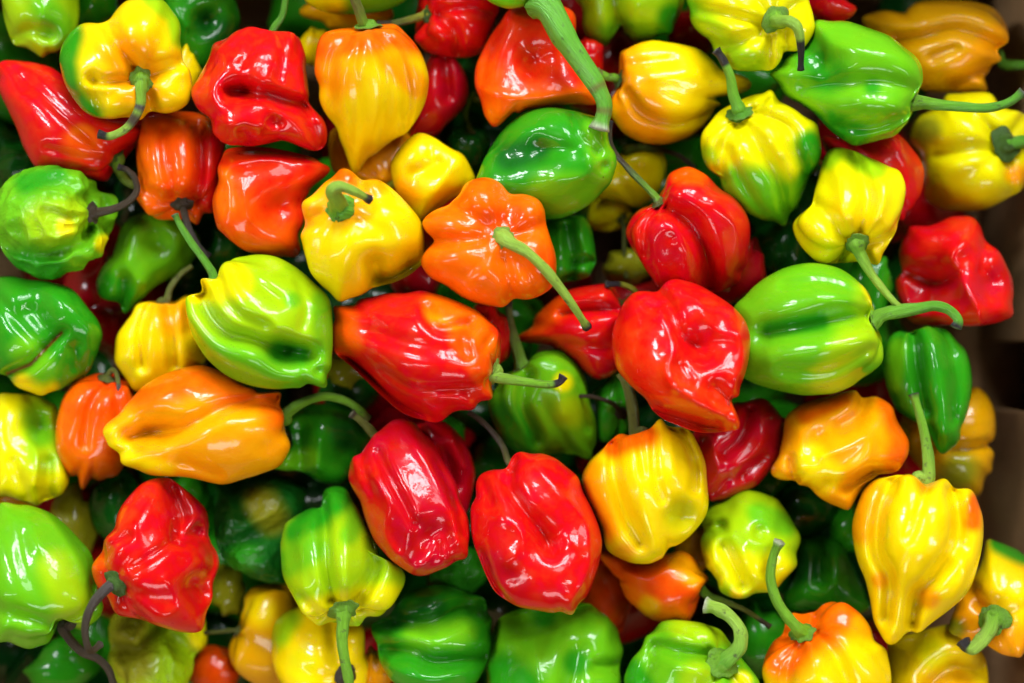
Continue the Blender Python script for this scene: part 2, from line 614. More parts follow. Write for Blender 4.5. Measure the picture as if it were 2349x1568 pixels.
    # ripeness tint, plus deeper colour along some grooves and hollows
    col = np.repeat(LIN[tint][None], len(X), 0)
    if spread:
        col = col * (1 + spread * wave_noise(X / Rm, 2.2, rng)[:, None])
    for s in patch:
        ck, r_ = s[0], s[1] * S
        pl = to_local(s[2:], p, M)
        D = dist_poly(X[:, :2], pl) / r_
        D = D + 0.12 * wave_noise(X / Rm, 3.5, rng)
        g = np.clip((1.35 - D) / 0.95, 0, 1)
        g = (g * g * (3 - 2 * g))[:, None]
        col = col * (1 - g) + LIN[ck] * g
    col = np.clip(col, 0.001, 1)

    def place(o):
        o.matrix_world = mat4
    from mathutils import Matrix
    mat4 = Matrix(((M[0][0], M[1][0], M[2][0], p[0]), (M[0][1], M[1][1], M[2][1], p[1]), (M[0][2], M[1][2], M[2][2], p[2]), (0, 0, 0, 1)))
    loops, starts, *_ = topology(nu, nv)
    me = raw_mesh("pepper_body", X, loops, starts)
    add_attr(me, "tint", col, 'FLOAT_COLOR')
    add_attr(me, "flow", flow + rng.uniform(0, 20, 3), 'FLOAT_VECTOR')
    me.materials.append(SKIN_W if wr > .5 else SKIN)
    has_stalk = stem is not None or cal is not None
    if has_stalk:
        root = bpy.data.objects.new("chili_pepper", None)
        root.empty_display_size = 0.01
        body = link(bpy.data.objects.new("body", me), root)
    else:
        root = bpy.data.objects.new("chili_pepper", me)
    link(root)
    root.matrix_world = mat4
    root["label"] = label
    root["category"] = "pepper"
    root["group"] = group or "peppers piled in the cardboard box"
    if has_stalk:
        c0 = X[0].copy()
        ring = X[1 + 7 * nu: 1 + 8 * nu] if big else X[1 + 3 * nu: 1 + 4 * nu]
        up = np.cross(ring[nu // 3] - ring[0], ring[2 * nu // 3] - ring[0])
        up /= np.linalg.norm(up)
        if up @ A < 0:
            up = -up
        up = up * 0.5 + A * 0.5
        up /= np.linalg.norm(up)
        t0 = LIN[caltint] if caltint else LIN[scheme[0]]
        ed = t0 * 0.35 + LIN['so'] * 0.3 if not caltint else t0 * 0.6
        co, cc, fl, lp, st = calyx_mesh(cr * S, rng, t0 * 0.8, ed)
        co = co @ frame_from(up) + c0 + up * cr * S * 0.12
        mc = raw_mesh("pepper_calyx", co, lp, st)
        add_attr(mc, "tint", cc, 'FLOAT_COLOR'); add_attr(mc, "flow", fl, 'FLOAT_VECTOR')
        mc.materials.append(STALK)
        link(bpy.data.objects.new("calyx", mc), root)
        if stem is not None:
            sp = to_local(stem, p, M)
            zs0 = c0[2]
            z1 = (zend * S) if zend is not None else zs0 + 14 * S
            q = np.linspace(0, 1, len(sp) + 1)[1:]
            base = c0 + up * cr * S * 0.25
            zz = base[2] * (1 - q) + z1 * q + zm * S * np.sin(np.pi * q)
            pts = np.vstack([c0, base, np.column_stack([sp, zz])])
            pts = pts[[0, 1] + [k for k in range(2, len(pts)) if np.linalg.norm(pts[k] - base) > 4 * S]]
            path = smooth_open(pts, 9)
            s = np.concatenate([[0], np.cumsum(np.linalg.norm(np.diff(path, axis=0), axis=1))])
            s /= s[-1]
            r0, r1 = sr[0] * S, sr[1] * S
            rad = r1 + (r0 - r1) * (1 - s) ** 1.3 + r0 * 0.45 * np.exp(-s / 0.06) + r1 * 0.35 * np.clip((s - 0.93) / 0.07, 0, 1)
            ca, cb, ck = (LIN[x] for x in scheme)
            f1 = np.clip(s / 0.55, 0, 1)[:, None]
            cc = ca * (1 - f1) + cb * f1
            f2 = np.clip((s - tipf) / 0.05, 0, 1)[:, None]
            cc = cc * (1 - f2) + ck * f2
            for s0, wd, bk in bands:
                fb = np.exp(-((s - s0) / wd) ** 4)[:, None]
                cc = cc * (1 - fb) + LIN[bk] * fb
            co, cc, fl, lp, st = tube(path, rad, cc, rng)
            ms = raw_mesh("pepper_stem", co, lp, st)
            add_attr(ms, "tint", cc, 'FLOAT_COLOR'); add_attr(ms, "flow", fl + rng.uniform(0, 9, 3), 'FLOAT_VECTOR')
            ms.materials.append(STALK)
            link(bpy.data.objects.new("stem", ms), root)
    PEPPERS.append((c, z, Rm))
    return root


def ell(cx, cy, rx, ry, rot=0, k=14, seed=0, j=0.06):
    rg = np.random.default_rng(abs(seed + int(cx * 7 + cy * 3)))
    t = np.arange(k) / k * 2 * np.pi
    f = 1 + j * rg.normal(size=k)
    x, y = np.cos(t) * rx * f, np.sin(t) * ry * f
    r = math.radians(rot)
    return np.stack([cx + x * math.cos(r) - y * math.sin(r), cy + x * math.sin(r) + y * math.cos(r)], 1)

# ------------------------------------------------------------------ the box
def box_part(name, lo, hi, parent, mat, cuts=None):
    lo, hi = np.array(lo, float), np.array(hi, float)
    co = np.array([[x, y, zz] for x in (lo[0], hi[0]) for y in (lo[1], hi[1]) for zz in (lo[2], hi[2])])
    f = [(0, 1, 3, 2), (4, 6, 7, 5), (0, 4, 5, 1), (2, 3, 7, 6), (0, 2, 6, 4), (1, 5, 7, 3)]
    import bmesh
    bm = bmesh.new()
    vs = [bm.verts.new(c) for c in co]
    for q in f:
        bm.faces.new([vs[i] for i in q])
    bmesh.ops.recalc_face_normals(bm, faces=bm.faces)
    bmesh.ops.bevel(bm, geom=bm.edges[:], offset=0.0008, segments=2, affect='EDGES')
    me = bpy.data.meshes.new(name)
    bm.to_mesh(me); bm.free()
    me.materials.append(mat)
    o = bpy.data.objects.new(name, me)
    link(o, parent)
    return o


FLOOR = -0.112
box = bpy.data.objects.new("cardboard_box", None)
link(box)
box["label"] = "open brown cardboard box holding the pile of peppers"
box["category"] = "box"
X0, X1, Y0, Y1, TOPZ = -0.248, 0.217, -0.184, 0.176, 0.03
box_part("floor_panel", (X0, Y0, FLOOR - 0.004), (X1 + 0.022, Y1, FLOOR), box, CARD)
box_part("side_panel", (X0 - 0.004, Y0 - 0.004, FLOOR), (X0, Y1 + 0.004, TOPZ), box, CARD)
box_part("end_panel", (X0, Y1, FLOOR), (X1 + 0.022, Y1 + 0.004, TOPZ), box, CARD)
box_part("end_panel", (X0, Y0 - 0.004, FLOOR), (X1 + 0.022, Y0, TOPZ), box, CARD)
box_part("inner_flap", (X1, 0.0, FLOOR + 0.0005), (X1 + 0.004, Y1 - 0.0005, TOPZ), box, CARD)
box_part("inner_flap", (X1 - 0.001, Y0 + 0.0005, FLOOR + 0.0005), (X1 + 0.003, -0.030, TOPZ - 0.0005), box, CARD)
box_part("slot_backing_panel", (X1 + 0.022, Y0 - 0.004, FLOOR - 0.004), (X1 + 0.026, Y1 + 0.004, TOPZ), box, CARD)  # backing wall added behind the flaps so the slot stays dark
box_part("light_blocking_rim", (X1 - 0.001, Y0 - 0.004, TOPZ + 0.0005), (X1 + 0.026, Y1 + 0.004, TOPZ + 0.0045), box, CARD)  # unseen cap added to keep light out of the cavity behind the flaps

# ------------------------------------------------------------------ the peppers, measured one by one
# --- upper left
pepper("yellow pepper with green flanks and curved brown-tipped stem pointing at the viewer",
    [242,49, 197,49, 165,70, 144,102, 138,140, 148,183, 165,218, 193,253, 225,270, 260,273, 291,268, 323,274, 346,256, 372,262, 404,255, 430,234, 441,197, 435,158, 420,140, 414,105, 416,63, 397,28, 372,2, 340,-5, 291,0, 263,21],
    4, 'Y', el=72, n=5, ld=.11, cal=(322,183), cr=24, stem=[322,205, 319,245, 293,288, 255,308, 228,303], sr=(13,8), zend=95, zm=10, scheme=('sg','sl','sk'), tipf=.86, bands=[(.36,.04,'sp'),(.52,.09,'sb')],
    patch=[('YO',66,322,190,300,130), ('G',40,160,80,145,140,160,215,205,262), ('LM',28,350,5,400,40,408,90)],
    strokes=[(13,-24,308,160,275,110,243,52), (12,-18,345,172,390,155,425,140), (11,-20,338,215,348,262), (9,-14,296,185,240,188,214,180), (10,-10,214,180,232,255), (14,8,255,100,285,160), (18,8,330,60,340,140)])
pepper("red wrinkled pepper with a deep sideways fold and green stem poking out behind",
    [520,85, 545,70, 580,62, 620,70, 660,72, 690,90, 705,130, 705,165, 708,200, 714,240, 740,260, 755,290, 745,330, 720,350, 690,345, 640,325, 600,333, 560,335, 520,330, 487,300, 482,275, 455,255, 440,225, 438,205, 450,180, 470,150, 480,115, 495,95],
    0, 'R', el=-35, az=75, n=4, ld=.07, stem=[618,95, 628,65, 648,35, 655,0, 658,-30], sr=(9,7), zend=-60, scheme=('sv','sv','sk'), tipf=.95,
    strokes=[(10,-36,530,210,565,212,615,218,660,234,712,242), (22,-20,556,203), (9,-12,630,278), (12,-16,700,250,722,300,738,345), (9,-8,600,66,580,110,556,150), (9,8,690,120,682,180,700,232), (14,10,485,272,540,285,600,286), (10,-10,560,300,580,335), (10,8,650,255,690,300,715,340), (8,-7,640,75,650,120,640,180)], wr=.3, lum=.05)
pepper("long red pepper with a faded orange patch and dark curled stem below the yellow-green one",
    [-10,162, 2,140, 24,132, 50,134, 90,142, 140,165, 250,265, 327,281, 313,334, 267,386, 232,418, 150,395, 84,383, 56,344, 40,302, 18,262, -6,215],
    -13, 'R', el=22, n=4, ld=.05, asp=1.4, cal=(250,356), cr=21, stem=[268,385, 290,415, 320,424, 355,412, 378,388, 388,367], sr=(12,6), zend=55, scheme=('sg','so','sk'), tipf=.68, caltint='sd',
    patch=[('YO',26,190,318), ('OR',42,185,330)], strokes=[(10,-6,60,180,140,260,220,330), (10,-6,110,340,180,360,235,365), (14,-8,20,140,60,200)], lum=.045)
pepper("orange-red pepper with shrivelled dark calyx and broken brown stem",
    [334,267, 316,316, 311,358, 316,397, 305,432, 316,460, 337,488, 369,505, 421,505, 453,516, 470,491, 490,484, 505,420, 520,337, 500,290, 439,256],
    -17, 'OR', el=38, n=5, cal=(418,466), cr=21, stem=[425,495, 436,530, 455,565, 478,588], sr=(8,8), zend=40, scheme=('sb','sp','sk'), tipf=.9, caltint='sb',
    patch=[('R',38,490,330,485,450), ('O',36,340,470,330,350)], strokes=[(10,-10,375,300,383,380,400,445), (11,-16,455,290,460,400,440,470), (10,-8,320,430,380,455)])
pepper("shrunken light green pepper with creased skin and dry curled brown stem at the left side",
    [-22,500, 0,430, 30,400, 80,383, 130,380, 185,395, 220,415, 232,435, 262,440, 278,470, 278,495, 268,520, 252,545, 240,580, 205,610, 150,635, 110,645, 60,630, 20,600, 0,570, -18,540],
    -6, 'LG', el=32, n=6, cal=(217,490), cr=22, stem=[255,482, 290,465, 310,440, 306,412, 290,393, 268,385], sr=(10,6), zend=60, scheme=('sb','sb','sk'), tipf=.9, caltint='sb', wr=1.4,
    patch=[('LM',50,110,510,160,500), ('LY',22,150,520), ('G',40,40,600,120,620), ('G',30,60,420,130,400), ('LY',22,240,560)],
    strokes=[(11,-26,-10,560,60,578,120,582,165,560,205,528), (9,-14,228,432,244,470), (8,-12,205,515,190,560), (6,-7,100,490,170,500), (6,-6,120,450,180,470), (5,-6,130,530,190,520)])
pepper("mid green glossy pepper with pointed lobes in the gap under the shrivelled orange one",
    [278,520, 260,580, 236,606, 219,639, 225,671, 246,690, 268,696, 284,716, 300,716, 328,690, 365,653, 414,629, 442,604, 460,560, 440,520, 380,495, 320,490],
    -36, 'LG', el=-20, az=60, n=4, lum=.05, patch=[('G',40,240,650,290,690)], strokes=[(12,-14,285,640,280,700), (12,8,305,540,290,610,330,650), (25,-12,360,560)])
pepper("bright green pepper with a split brown scar and yellow spot at the left side",
    [-35,750, -20,660, 0,636, 35,632, 70,641, 116,648, 151,657, 175,674, 197,703, 221,731, 232,766, 225,801, 207,847, 175,875, 140,892, 119,899, 95,908, 63,899, 32,885, 14,864, -10,850],
    -13, 'G', el=-55, az=200, n=5, zs=.95, patch=[('Y',30,60,885,100,890), ('LG',40,60,810,100,850), ('BR',4,16,858,70,835,105,800,140,764)],
    strokes=[(7,-18,16,858,70,835,105,798,142,762), (22,-20,80,720,110,760), (10,-8,0,690,60,760,100,800), (18,-14,170,800,175,840), (12,10,120,680,190,740,200,800)])
pepper("dark red pepper deep in the gap beside the split green one",
    ell(222,690,80,105), -58, 'DR', el=10, az=60, big=False)
pepper("golden yellow pepper with dull olive stem, tucked behind the lime one",
    [309,703, 337,692, 372,692, 397,689, 421,678, 442,689, 470,760, 470,830, 420,880, 350,905, 305,896, 288,871, 277,853, 263,829, 263,801, 270,766, 295,731],
    -22, 'Y', el=6, az=88, n=4, ld=.09, stem=[382,690, 392,660, 415,630, 440,612], sr=(9,5), zend=20, cr=14, scheme=('so','so','so'),
    patch=[('YO',60,390,720), ('LY',40,290,850)], strokes=[(8,-14,345,695,322,760,326,840), (9,-12,385,695,395,770,400,840), (10,-8,425,690,430,760)])
pepper("large lime and yellow pepper with straight green stem and one deep green hollow",
    [493,637, 505,615, 530,597, 560,588, 600,585, 640,592, 680,615, 715,645, 745,672, 758,700, 761,740, 763,790, 762,830, 755,860, 748,885, 735,893, 715,888, 680,890, 640,893, 600,890, 560,880, 520,862, 480,830, 460,805, 440,770, 430,730, 428,700, 435,675, 460,665, 462,645, 475,637],
    4, 'LM', el=-12, az=142, n=6, ld=.1, stem=[488,630, 470,600, 440,560, 412,515, 400,490], sr=(11,7), zend=-20, scheme=('sv','sv','sp'), tipf=.96,
    patch=[('LY',44,480,660,540,640), ('Y',20,450,680,470,650), ('LG',66,480,830,600,850,720,860), ('G',28,640,805,690,812), ('LG',34,740,700,750,800), ('LG',20,670,690)],
    strokes=[(15,-34,463,668,482,720,520,762,580,778,650,802,705,812), (24,-22,655,806), (9,-14,500,640,520,690,555,728,610,748), (9,-10,548,605,590,650,640,690), (9,-10,727,850), (10,8,600,720,660,760,720,780), (7,-6,680,650,700,700,690,750), (8,7,650,620,700,680,735,720)], lum=.045)
pepper("small orange-red pepper with a short hooked dry stem beside the split green one",
    [207,861, 169,878, 144,913, 132,959, 126,1012, 133,1056, 147,1084, 172,1101, 179,1119, 197,1124, 211,1108, 246,1098, 281,1080, 315,1000, 308,890, 290,870, 262,855, 235,857],
    -21, 'O', el=22, n=4, ld=.03, asp=1.3, cal=(250,872), cr=18, stem=[256,852, 266,858, 271,885, 273,910], sr=(6,5), zend=70, scheme=('so','so','sp'), tipf=.7, caltint='so',
    patch=[('R',45,250,885), ('OR',70,230,920)], strokes=[(9,-10,240,885,205,940,195,1020), (8,-8,265,890,270,960)])
pepper("big orange pepper lying on its side with a long hollow and arching olive stem",
    [237,985, 245,965, 270,945, 300,915, 330,885, 370,862, 420,845, 470,840, 520,860, 560,880, 610,893, 642,897, 645,930, 650,960, 655,985, 663,1015, 655,1045, 635,1075, 600,1090, 560,1100, 510,1112, 470,1105, 430,1095, 360,1095, 320,1085, 285,1070, 270,1045, 250,1030, 240,1005],
    -3, 'YO', el=2, az=8, n=4, asp=1.6, ld=.06, stem=[656,948, 690,926, 740,911, 790,920, 826,942, 843,962], sr=(12,9), zend=-5, zm=18, scheme=('sg','sg','so'), tipf=.9, cr=15,
    patch=[('O',50,320,900,450,870,600,910,640,950), ('Y',26,250,1000,300,1060,380,1080)],
    strokes=[(15,-24,300,1005,360,990,420,985,470,960,540,930,645,914), (32,-30,340,985,370,990), (14,12,380,1030,450,985,520,955), (10,-8,420,1060,500,1090), (12,8,350,920,420,890)])
pepper("yellow-green pepper with an oval green dimple at the left side",
    [-45,1030, -30,940, 0,905, 35,903, 88,910, 116,924, 135,940, 142,1000, 152,1060, 160,1100, 140,1133, 105,1147, 82,1158, 52,1152, 21,1140, -20,1130],
    -24, 'LY', el=-40, az=120, n=5, patch=[('LM',60,90,950,110,1040), ('LG',32,85,965,95,1000)],
    strokes=[(32,-26,85,985), (8,10,60,1000,85,1045,78,1110), (12,-14,110,1060,110,1140), (10,-8,30,1060,60,1140)])
pepper("large smooth light green pepper with thick dry brown stem at the left side",
    [-55,1310, -45,1220, 0,1156, 53,1156, 91,1165, 126,1182, 155,1207, 179,1235, 204,1263, 214,1291, 219,1323, 228,1354, 240,1385, 225,1420, 195,1447, 178,1452, 151,1440, 133,1442, 130,1456, 116,1474, 91,1484, 67,1489, 42,1484, 18,1474, -20,1460],
    0, 'LG', el=8, az=-50, n=5, stem=[142,1437, 160,1468, 190,1497, 225,1512, 250,1538, 263,1580], sr=(12,8), zend=-20, scheme=('sb','sb','sp'), tipf=.95, cr=17, caltint='sb',
    patch=[('LM',45,120,1300,160,1380), ('LM',24,190,1425)],
    strokes=[(14,-16,-20,1395,60,1415,130,1438), (20,-5,50,1230,60,1310,110,1400), (9,8,120,1200,165,1260,195,1330), (9,-16,220,1345,200,1400,160,1425), (10,8,60,1200,90,1260)])
pepper("red lobed pepper with ragged green calyx and grey withered stem",
    [351,1100, 390,1098, 421,1115, 453,1143, 478,1172, 485,1203, 483,1235, 499,1263, 504,1294, 493,1333, 492,1368, 478,1410, 471,1438, 446,1451, 414,1452, 379,1442, 348,1431, 323,1421, 291,1417, 267,1407, 253,1386, 246,1368, 225,1347, 214,1319, 212,1294, 225,1273, 235,1263, 242,1235, 263,1214, 267,1186, 281,1157, 306,1126, 327,1108],
    4, 'R', el=38, n=5, ld=.07, cal=(270,1336), cr=27, stem=[252,1345, 226,1370, 207,1403, 199,1440, 204,1478, 213,1490, 232,1476], sr=(12,7), zend=30, zm=25, scheme=('sp','sb','sp'), tipf=.96, caltint='sd',
    patch=[('OR',22,228,1290), ('RO',26,290,1190), ('CR',30,440,1160,460,1200)],
    strokes=[(15,-34,392,1120,418,1185,412,1232,452,1222), (16,-30,445,1345,462,1362), (18,14,350,1150,315,1215,275,1255), (22,12,400,1245,445,1275,430,1330), (9,-12,238,1265,295,1232), (9,-10,330,1420,300,1385,285,1350), (10,8,380,1330,410,1380,380,1410), (8,-8,405,1235,360,1270,310,1300), (10,-12,475,1240,490,1290,470,1330)], lum=.05)
# --- lower left, deeper
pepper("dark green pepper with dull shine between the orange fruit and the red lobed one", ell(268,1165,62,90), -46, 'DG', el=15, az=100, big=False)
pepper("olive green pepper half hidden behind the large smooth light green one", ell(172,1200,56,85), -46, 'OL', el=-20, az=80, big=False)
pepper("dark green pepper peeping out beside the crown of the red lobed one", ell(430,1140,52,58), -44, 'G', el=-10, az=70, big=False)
pepper("dark green wrinkled pepper with pale crinkled patch under the big orange one",
    [488,1122, 500,1100, 560,1096, 640,1094, 700,1120, 705,1160, 690,1200, 670,1250, 660,1290, 655,1335, 612,1340, 548,1312, 513,1284, 495,1235, 490,1170],
    -36, 'DG', el=-40, az=30, n=4, wr=1, patch=[('OL',42,600,1160,620,1190), ('G',40,560,1280)], strokes=[(16,-20,520,1250,580,1230,650,1210), (14,-12,530,1120,560,1180)])
pepper("dark green glossy pepper below the arching olive stem",
    [655,959, 686,934, 739,927, 778,933, 806,945, 841,987, 851,1012, 830,1050, 805,1075, 798,1098, 770,1112, 728,1105, 697,1084, 651,1084, 627,1070, 640,1040, 665,1020, 660,990],
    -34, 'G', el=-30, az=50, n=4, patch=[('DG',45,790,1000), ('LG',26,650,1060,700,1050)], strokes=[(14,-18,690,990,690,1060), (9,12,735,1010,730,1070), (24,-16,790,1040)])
pepper("crimson pepper with long wrinkled folds and pale scratch, left of the larger bright red one",
    [929,961, 897,966, 869,987, 844,1015, 827,1040, 809,1052, 796,1094, 806,1126, 827,1157, 841,1200, 855,1235, 872,1259, 897,1287, 932,1312, 953,1319, 985,1314, 1030,1294, 1066,1277, 1076,1256, 1078,1214, 1073,1179, 1055,1143, 1045,1108, 1024,1066, 1006,1024, 997,1015, 967,980, 950,965],
    -2, 'CR', el=-25, az=125, n=4, asp=1.3, ld=.06, stem=[862,1005, 848,985, 828,965, 806,948], sr=(13,8), zend=-12, scheme=('so','so','sb'), tipf=.9,
    patch=[('R',36,830,1090,860,1180,900,1270), ('R',30,1050,1180,1060,1260)],
    strokes=[(7,-12,868,1040,900,1105,930,1160,948,1200), (7,11,862,1095,895,1160,884,1215,900,1255,925,1268,942,1205,955,1175), (38,-22,995,1235), (10,14,958,1030,1000,1100,1032,1180,1048,1240), (6,9,955,1300,985,1275,1000,1235), (6,8,1010,1230,1020,1280), (9,-9,1000,1060,1040,1140,1060,1220), (10,-8,830,1060,855,1130)], lum=.05)
pepper("dark crimson pepper squeezed behind the folded crimson one",
    [950,985, 980,965, 1010,963, 1045,985, 1070,1020, 1085,1060, 1091,1090, 1084,1140, 1070,1180, 1030,1190, 985,1120, 955,1050],
    -24, 'CR', el=-10, az=100, n=4, strokes=[(10,12,1040,1010,1065,1070), (12,-14,1020,1040,1040,1110)])
pepper("broad bright red pepper with dented face and thin brown stem",
    [1157,1073, 1129,1077, 1104,1091, 1088,1115, 1090,1140, 1081,1168, 1080,1200, 1087,1245, 1101,1280, 1115,1319, 1132,1351, 1157,1372, 1183,1387, 1215,1395, 1253,1402, 1295,1407, 1313,1405, 1334,1379, 1352,1354, 1366,1319, 1376,1277, 1380,1242, 1373,1207, 1359,1172, 1341,1133, 1331,1101, 1310,1080, 1281,1056, 1250,1045, 1225,1043, 1197,1040, 1173,1049],
    4, 'R', el=-20, az=105, n=4, asp=1.2, ld=.06, stem=[1166,1058, 1152,1022, 1126,986, 1098,958, 1072,940], sr=(8,6), zend=-70, scheme=('so','sb','sb'), tipf=.9,
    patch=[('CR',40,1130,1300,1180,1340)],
    strokes=[(11,-20,1178,1055,1166,1110,1200,1168,1240,1215,1262,1262), (44,-22,1265,1235), (6,-16,1105,1270,1130,1330,1162,1378), (13,12,1228,1062,1265,1112,1305,1155,1352,1200), (9,10,1345,1215,1350,1290,1310,1370), (9,10,1150,1190,1190,1210,1200,1250,1170,1290), (22,-6,1170,1320), (10,-10,1110,1110,1130,1160), (7,8,1300,1240,1340,1260)], lum=.05)
pepper("large red pepper shading to orange, lying flat with pale green stem and dark hooked tip",
    [764,699, 792,692, 841,678, 897,669, 932,671, 967,666, 1002,675, 1045,689, 1087,706, 1122,731, 1143,752, 1148,780, 1148,822, 1143,850, 1132,885, 1129,913, 1097,927, 1080,941, 1038,947, 1024,959, 1002,970, 981,968, 946,959, 915,945, 894,927, 876,910, 841,878, 806,850, 772,824, 760,800, 758,750],
    5, 'R', el=16, n=5, asp=1.5, ld=.05, cal=(1106,853), cr=25, stem=[1125,862, 1160,870, 1205,876, 1250,881, 1276,876, 1286,862], sr=(13,8), zend=70, zm=6, scheme=('sl','sg','sk'), tipf=.82,
    patch=[('YO',36,1010,720,1050,735), ('O',32,1000,700,1080,730,1115,800), ('OR',40,770,720,790,780), ('OR',26,1120,880,1050,780)],
    strokes=[(10,-16,982,708,988,745,1020,760,1068,745), (18,-8,850,760,940,790,1050,805), (7,-12,880,852,950,892,1040,890,1095,884), (20,-46,792,838,845,875,900,925,960,962), (9,-9,1080,735,1060,775,1070,815), (9,-8,1130,760,1105,800), (12,10,860,720,940,720,980,750), (7,8,1000,905,1050,915,1080,930)], lum=.04)
pepper("red pepper seen as a strip behind the flat red and orange one", ell(1120,775,58,85), -22, 'R', el=10, az=70, big=False)
pepper("dark red pepper deep below the yellow and orange pair", ell(955,640,65,55), -42, 'DR', el=10, az=70, big=False, lum=.05)
# --- upper middle
pepper("yellow pepper with orange top and stubby bent green stem standing up",
    [760,411, 778,393, 799,390, 820,400, 830,414, 862,414, 890,428, 918,453, 946,481, 964,509, 973,551, 971,590, 964,610, 942,632, 905,650, 862,660, 841,675, 806,689, 778,692, 757,675, 732,650, 711,622, 702,590, 697,566, 692,538, 700,516, 692,488, 697,464, 721,446, 746,421],
    4, 'Y', el=62, n=5, ld=.07, cal=(783,480), cr=26, stem=[776,462, 766,443, 782,434, 815,446, 847,463], sr=(22,8), zend=150, zm=60, scheme=('sv','sl','sk'), tipf=.88,
    patch=[('YO',60,780,440,800,470), ('O',30,790,410), ('YO',40,715,500), ('YO',30,860,430)],
    strokes=[(13,-34,866,640,861,606), (11,-10,697,508,735,495), (26,-46,905,650,950,625), (18,8,800,560,790,640), (16,8,910,560), (12,-8,830,430,850,480), (8,-9,828,412,815,440), (8,6,800,540,815,510)], lum=.045)
pepper("bright orange pumpkin-like pepper facing up with long pale green stem",
    [985,490, 1010,475, 1030,470, 1050,450, 1065,425, 1100,412, 1130,412, 1155,425, 1170,445, 1200,445, 1230,458, 1248,485, 1252,520, 1262,550, 1272,580, 1275,620, 1265,655, 1235,680, 1200,690, 1180,685, 1168,695, 1150,703, 1110,698, 1070,685, 1030,660, 990,640, 970,610, 968,585, 985,560, 1000,553, 975,540, 970,515],
    4, 'O', el=78, n=7, ld=.02, zs=1.08, cal=(1152,547), cr=24, stem=[1172,560, 1205,578, 1243,613, 1283,663, 1320,715, 1343,748], sr=(14,8), zend=62, zm=42, scheme=('sl','sl','sk'), tipf=.93,
    patch=[('OR',40,1130,520,1180,500), ('OR',40,1250,600)],
    strokes=[(15,-17,1100,550,1060,553,1000,553), (15,-13,1118,520,1080,497,1036,470), (15,-14,1158,505,1165,480,1166,440), (13,-8,1190,535,1252,515), (15,-15,1158,595,1165,640,1170,695), (11,-4,1115,590,1060,640,1040,665), (11,-6,1195,600,1225,650,1235,680), (17,-8,1152,547)])
pepper("orange pepper fading to yellow with pointed tip and dark stem at the crown",
    [806,63, 778,65, 750,74, 728,98, 721,140, 721,176, 732,197, 732,228, 746,260, 767,291, 774,323, 785,355, 792,379, 808,397, 820,400, 834,390, 862,362, 904,323, 936,302, 964,260, 978,225, 984,183, 974,140, 960,112, 939,84, 918,63, 897,54, 872,54],
    0, 'Y', el=13, n=5, asp=1.35, ld=.09, cal=(837,74), cr=30, stem=[834,55, 824,25, 814,0, 806,-30], sr=(13,10), zend=70, scheme=('sg','so','sb'), tipf=.8, tip=.5,
    patch=[('O',60,750,100,830,90,930,90), ('O',30,735,170), ('YO',30,900,140,960,200), ('YO',50,780,180)],
    strokes=[(11,-11,800,88,768,130,758,190,768,280), (7,-4,825,105,815,160,822,240,815,330), (10,-13,882,88,920,140,935,220,930,295), (6,-3,858,105,880,160,890,230,872,320), (12,8,780,120,785,200,800,330), (12,8,865,110,868,230,850,330), (9,7,950,120,968,200,940,280)])
pepper("orange-yellow pepper mostly hidden below the pointed orange one, with a short bent stem",
    [755,310, 762,390, 790,405, 830,425, 872,436, 908,428, 938,380, 944,320, 900,285, 800,280],
    -28, 'YO', el=25, n=8, ld=.12, cal=(885,430), cr=14, stem=[895,424, 918,413, 946,407], sr=(10,7), zend=90, zm=20, scheme=('sy','sy','sk'), tipf=.75, caltint='sd')
pepper("soft yellow pepper with blunt tip between the orange ones and the green one",
    [895,385, 912,348, 942,316, 971,306, 1000,318, 1028,338, 1058,352, 1080,384, 1090,414, 1076,445, 1034,460, 995,490, 964,509, 936,470, 911,440],
    -17, 'Y', el=-20, az=220, n=4, patch=[('YO',40,930,440)], strokes=[(20,-11,950,400,1000,375), (12,8,1000,440,1030,390), (14,-6,985,325,990,350)])
pepper("red pepper with a sharp rolled edge below the folded wrinkled one",
    [508,365, 520,345, 560,335, 620,340, 700,355, 735,370, 755,385, 755,405, 720,435, 695,470, 700,500, 690,545, 695,575, 672,592, 640,590, 600,585, 560,572, 530,550, 500,520, 490,480, 490,450, 500,420, 497,390],
    -9, 'RO', el=-30, az=40, n=4, ld=.06, patch=[('OR',60,520,450,560,540,640,560), ('O',26,510,410,520,480), ('R',30,600,345,700,360)],
    strokes=[(9,18,510,410,545,378,640,364,735,376), (42,-22,640,480), (11,-12,520,350,600,346,720,362), (9,8,525,420,532,480), (12,8,560,440,570,500)])
pepper("glossy green pepper with dark hollow and rounded nub, under the thick cut stem",
    [1088,425, 1098,390, 1126,335, 1157,295, 1185,271, 1215,256, 1260,249, 1302,253, 1338,260, 1383,270, 1396,292, 1397,327, 1408,351, 1411,379, 1404,407, 1394,428, 1373,450, 1345,474, 1310,492, 1278,502, 1240,502, 1190,490, 1130,468, 1098,450],
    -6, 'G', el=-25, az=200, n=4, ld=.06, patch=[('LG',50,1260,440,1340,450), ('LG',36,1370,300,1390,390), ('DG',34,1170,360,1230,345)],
    strokes=[(34,-13,1175,365,1235,350), (15,-9,1240,345,1320,345), (9,-12,1312,262,1330,315,1368,350), (14,10,1270,410,1340,400,1350,340), (8,-9,1383,382), (14,9,1160,310,1250,290)])
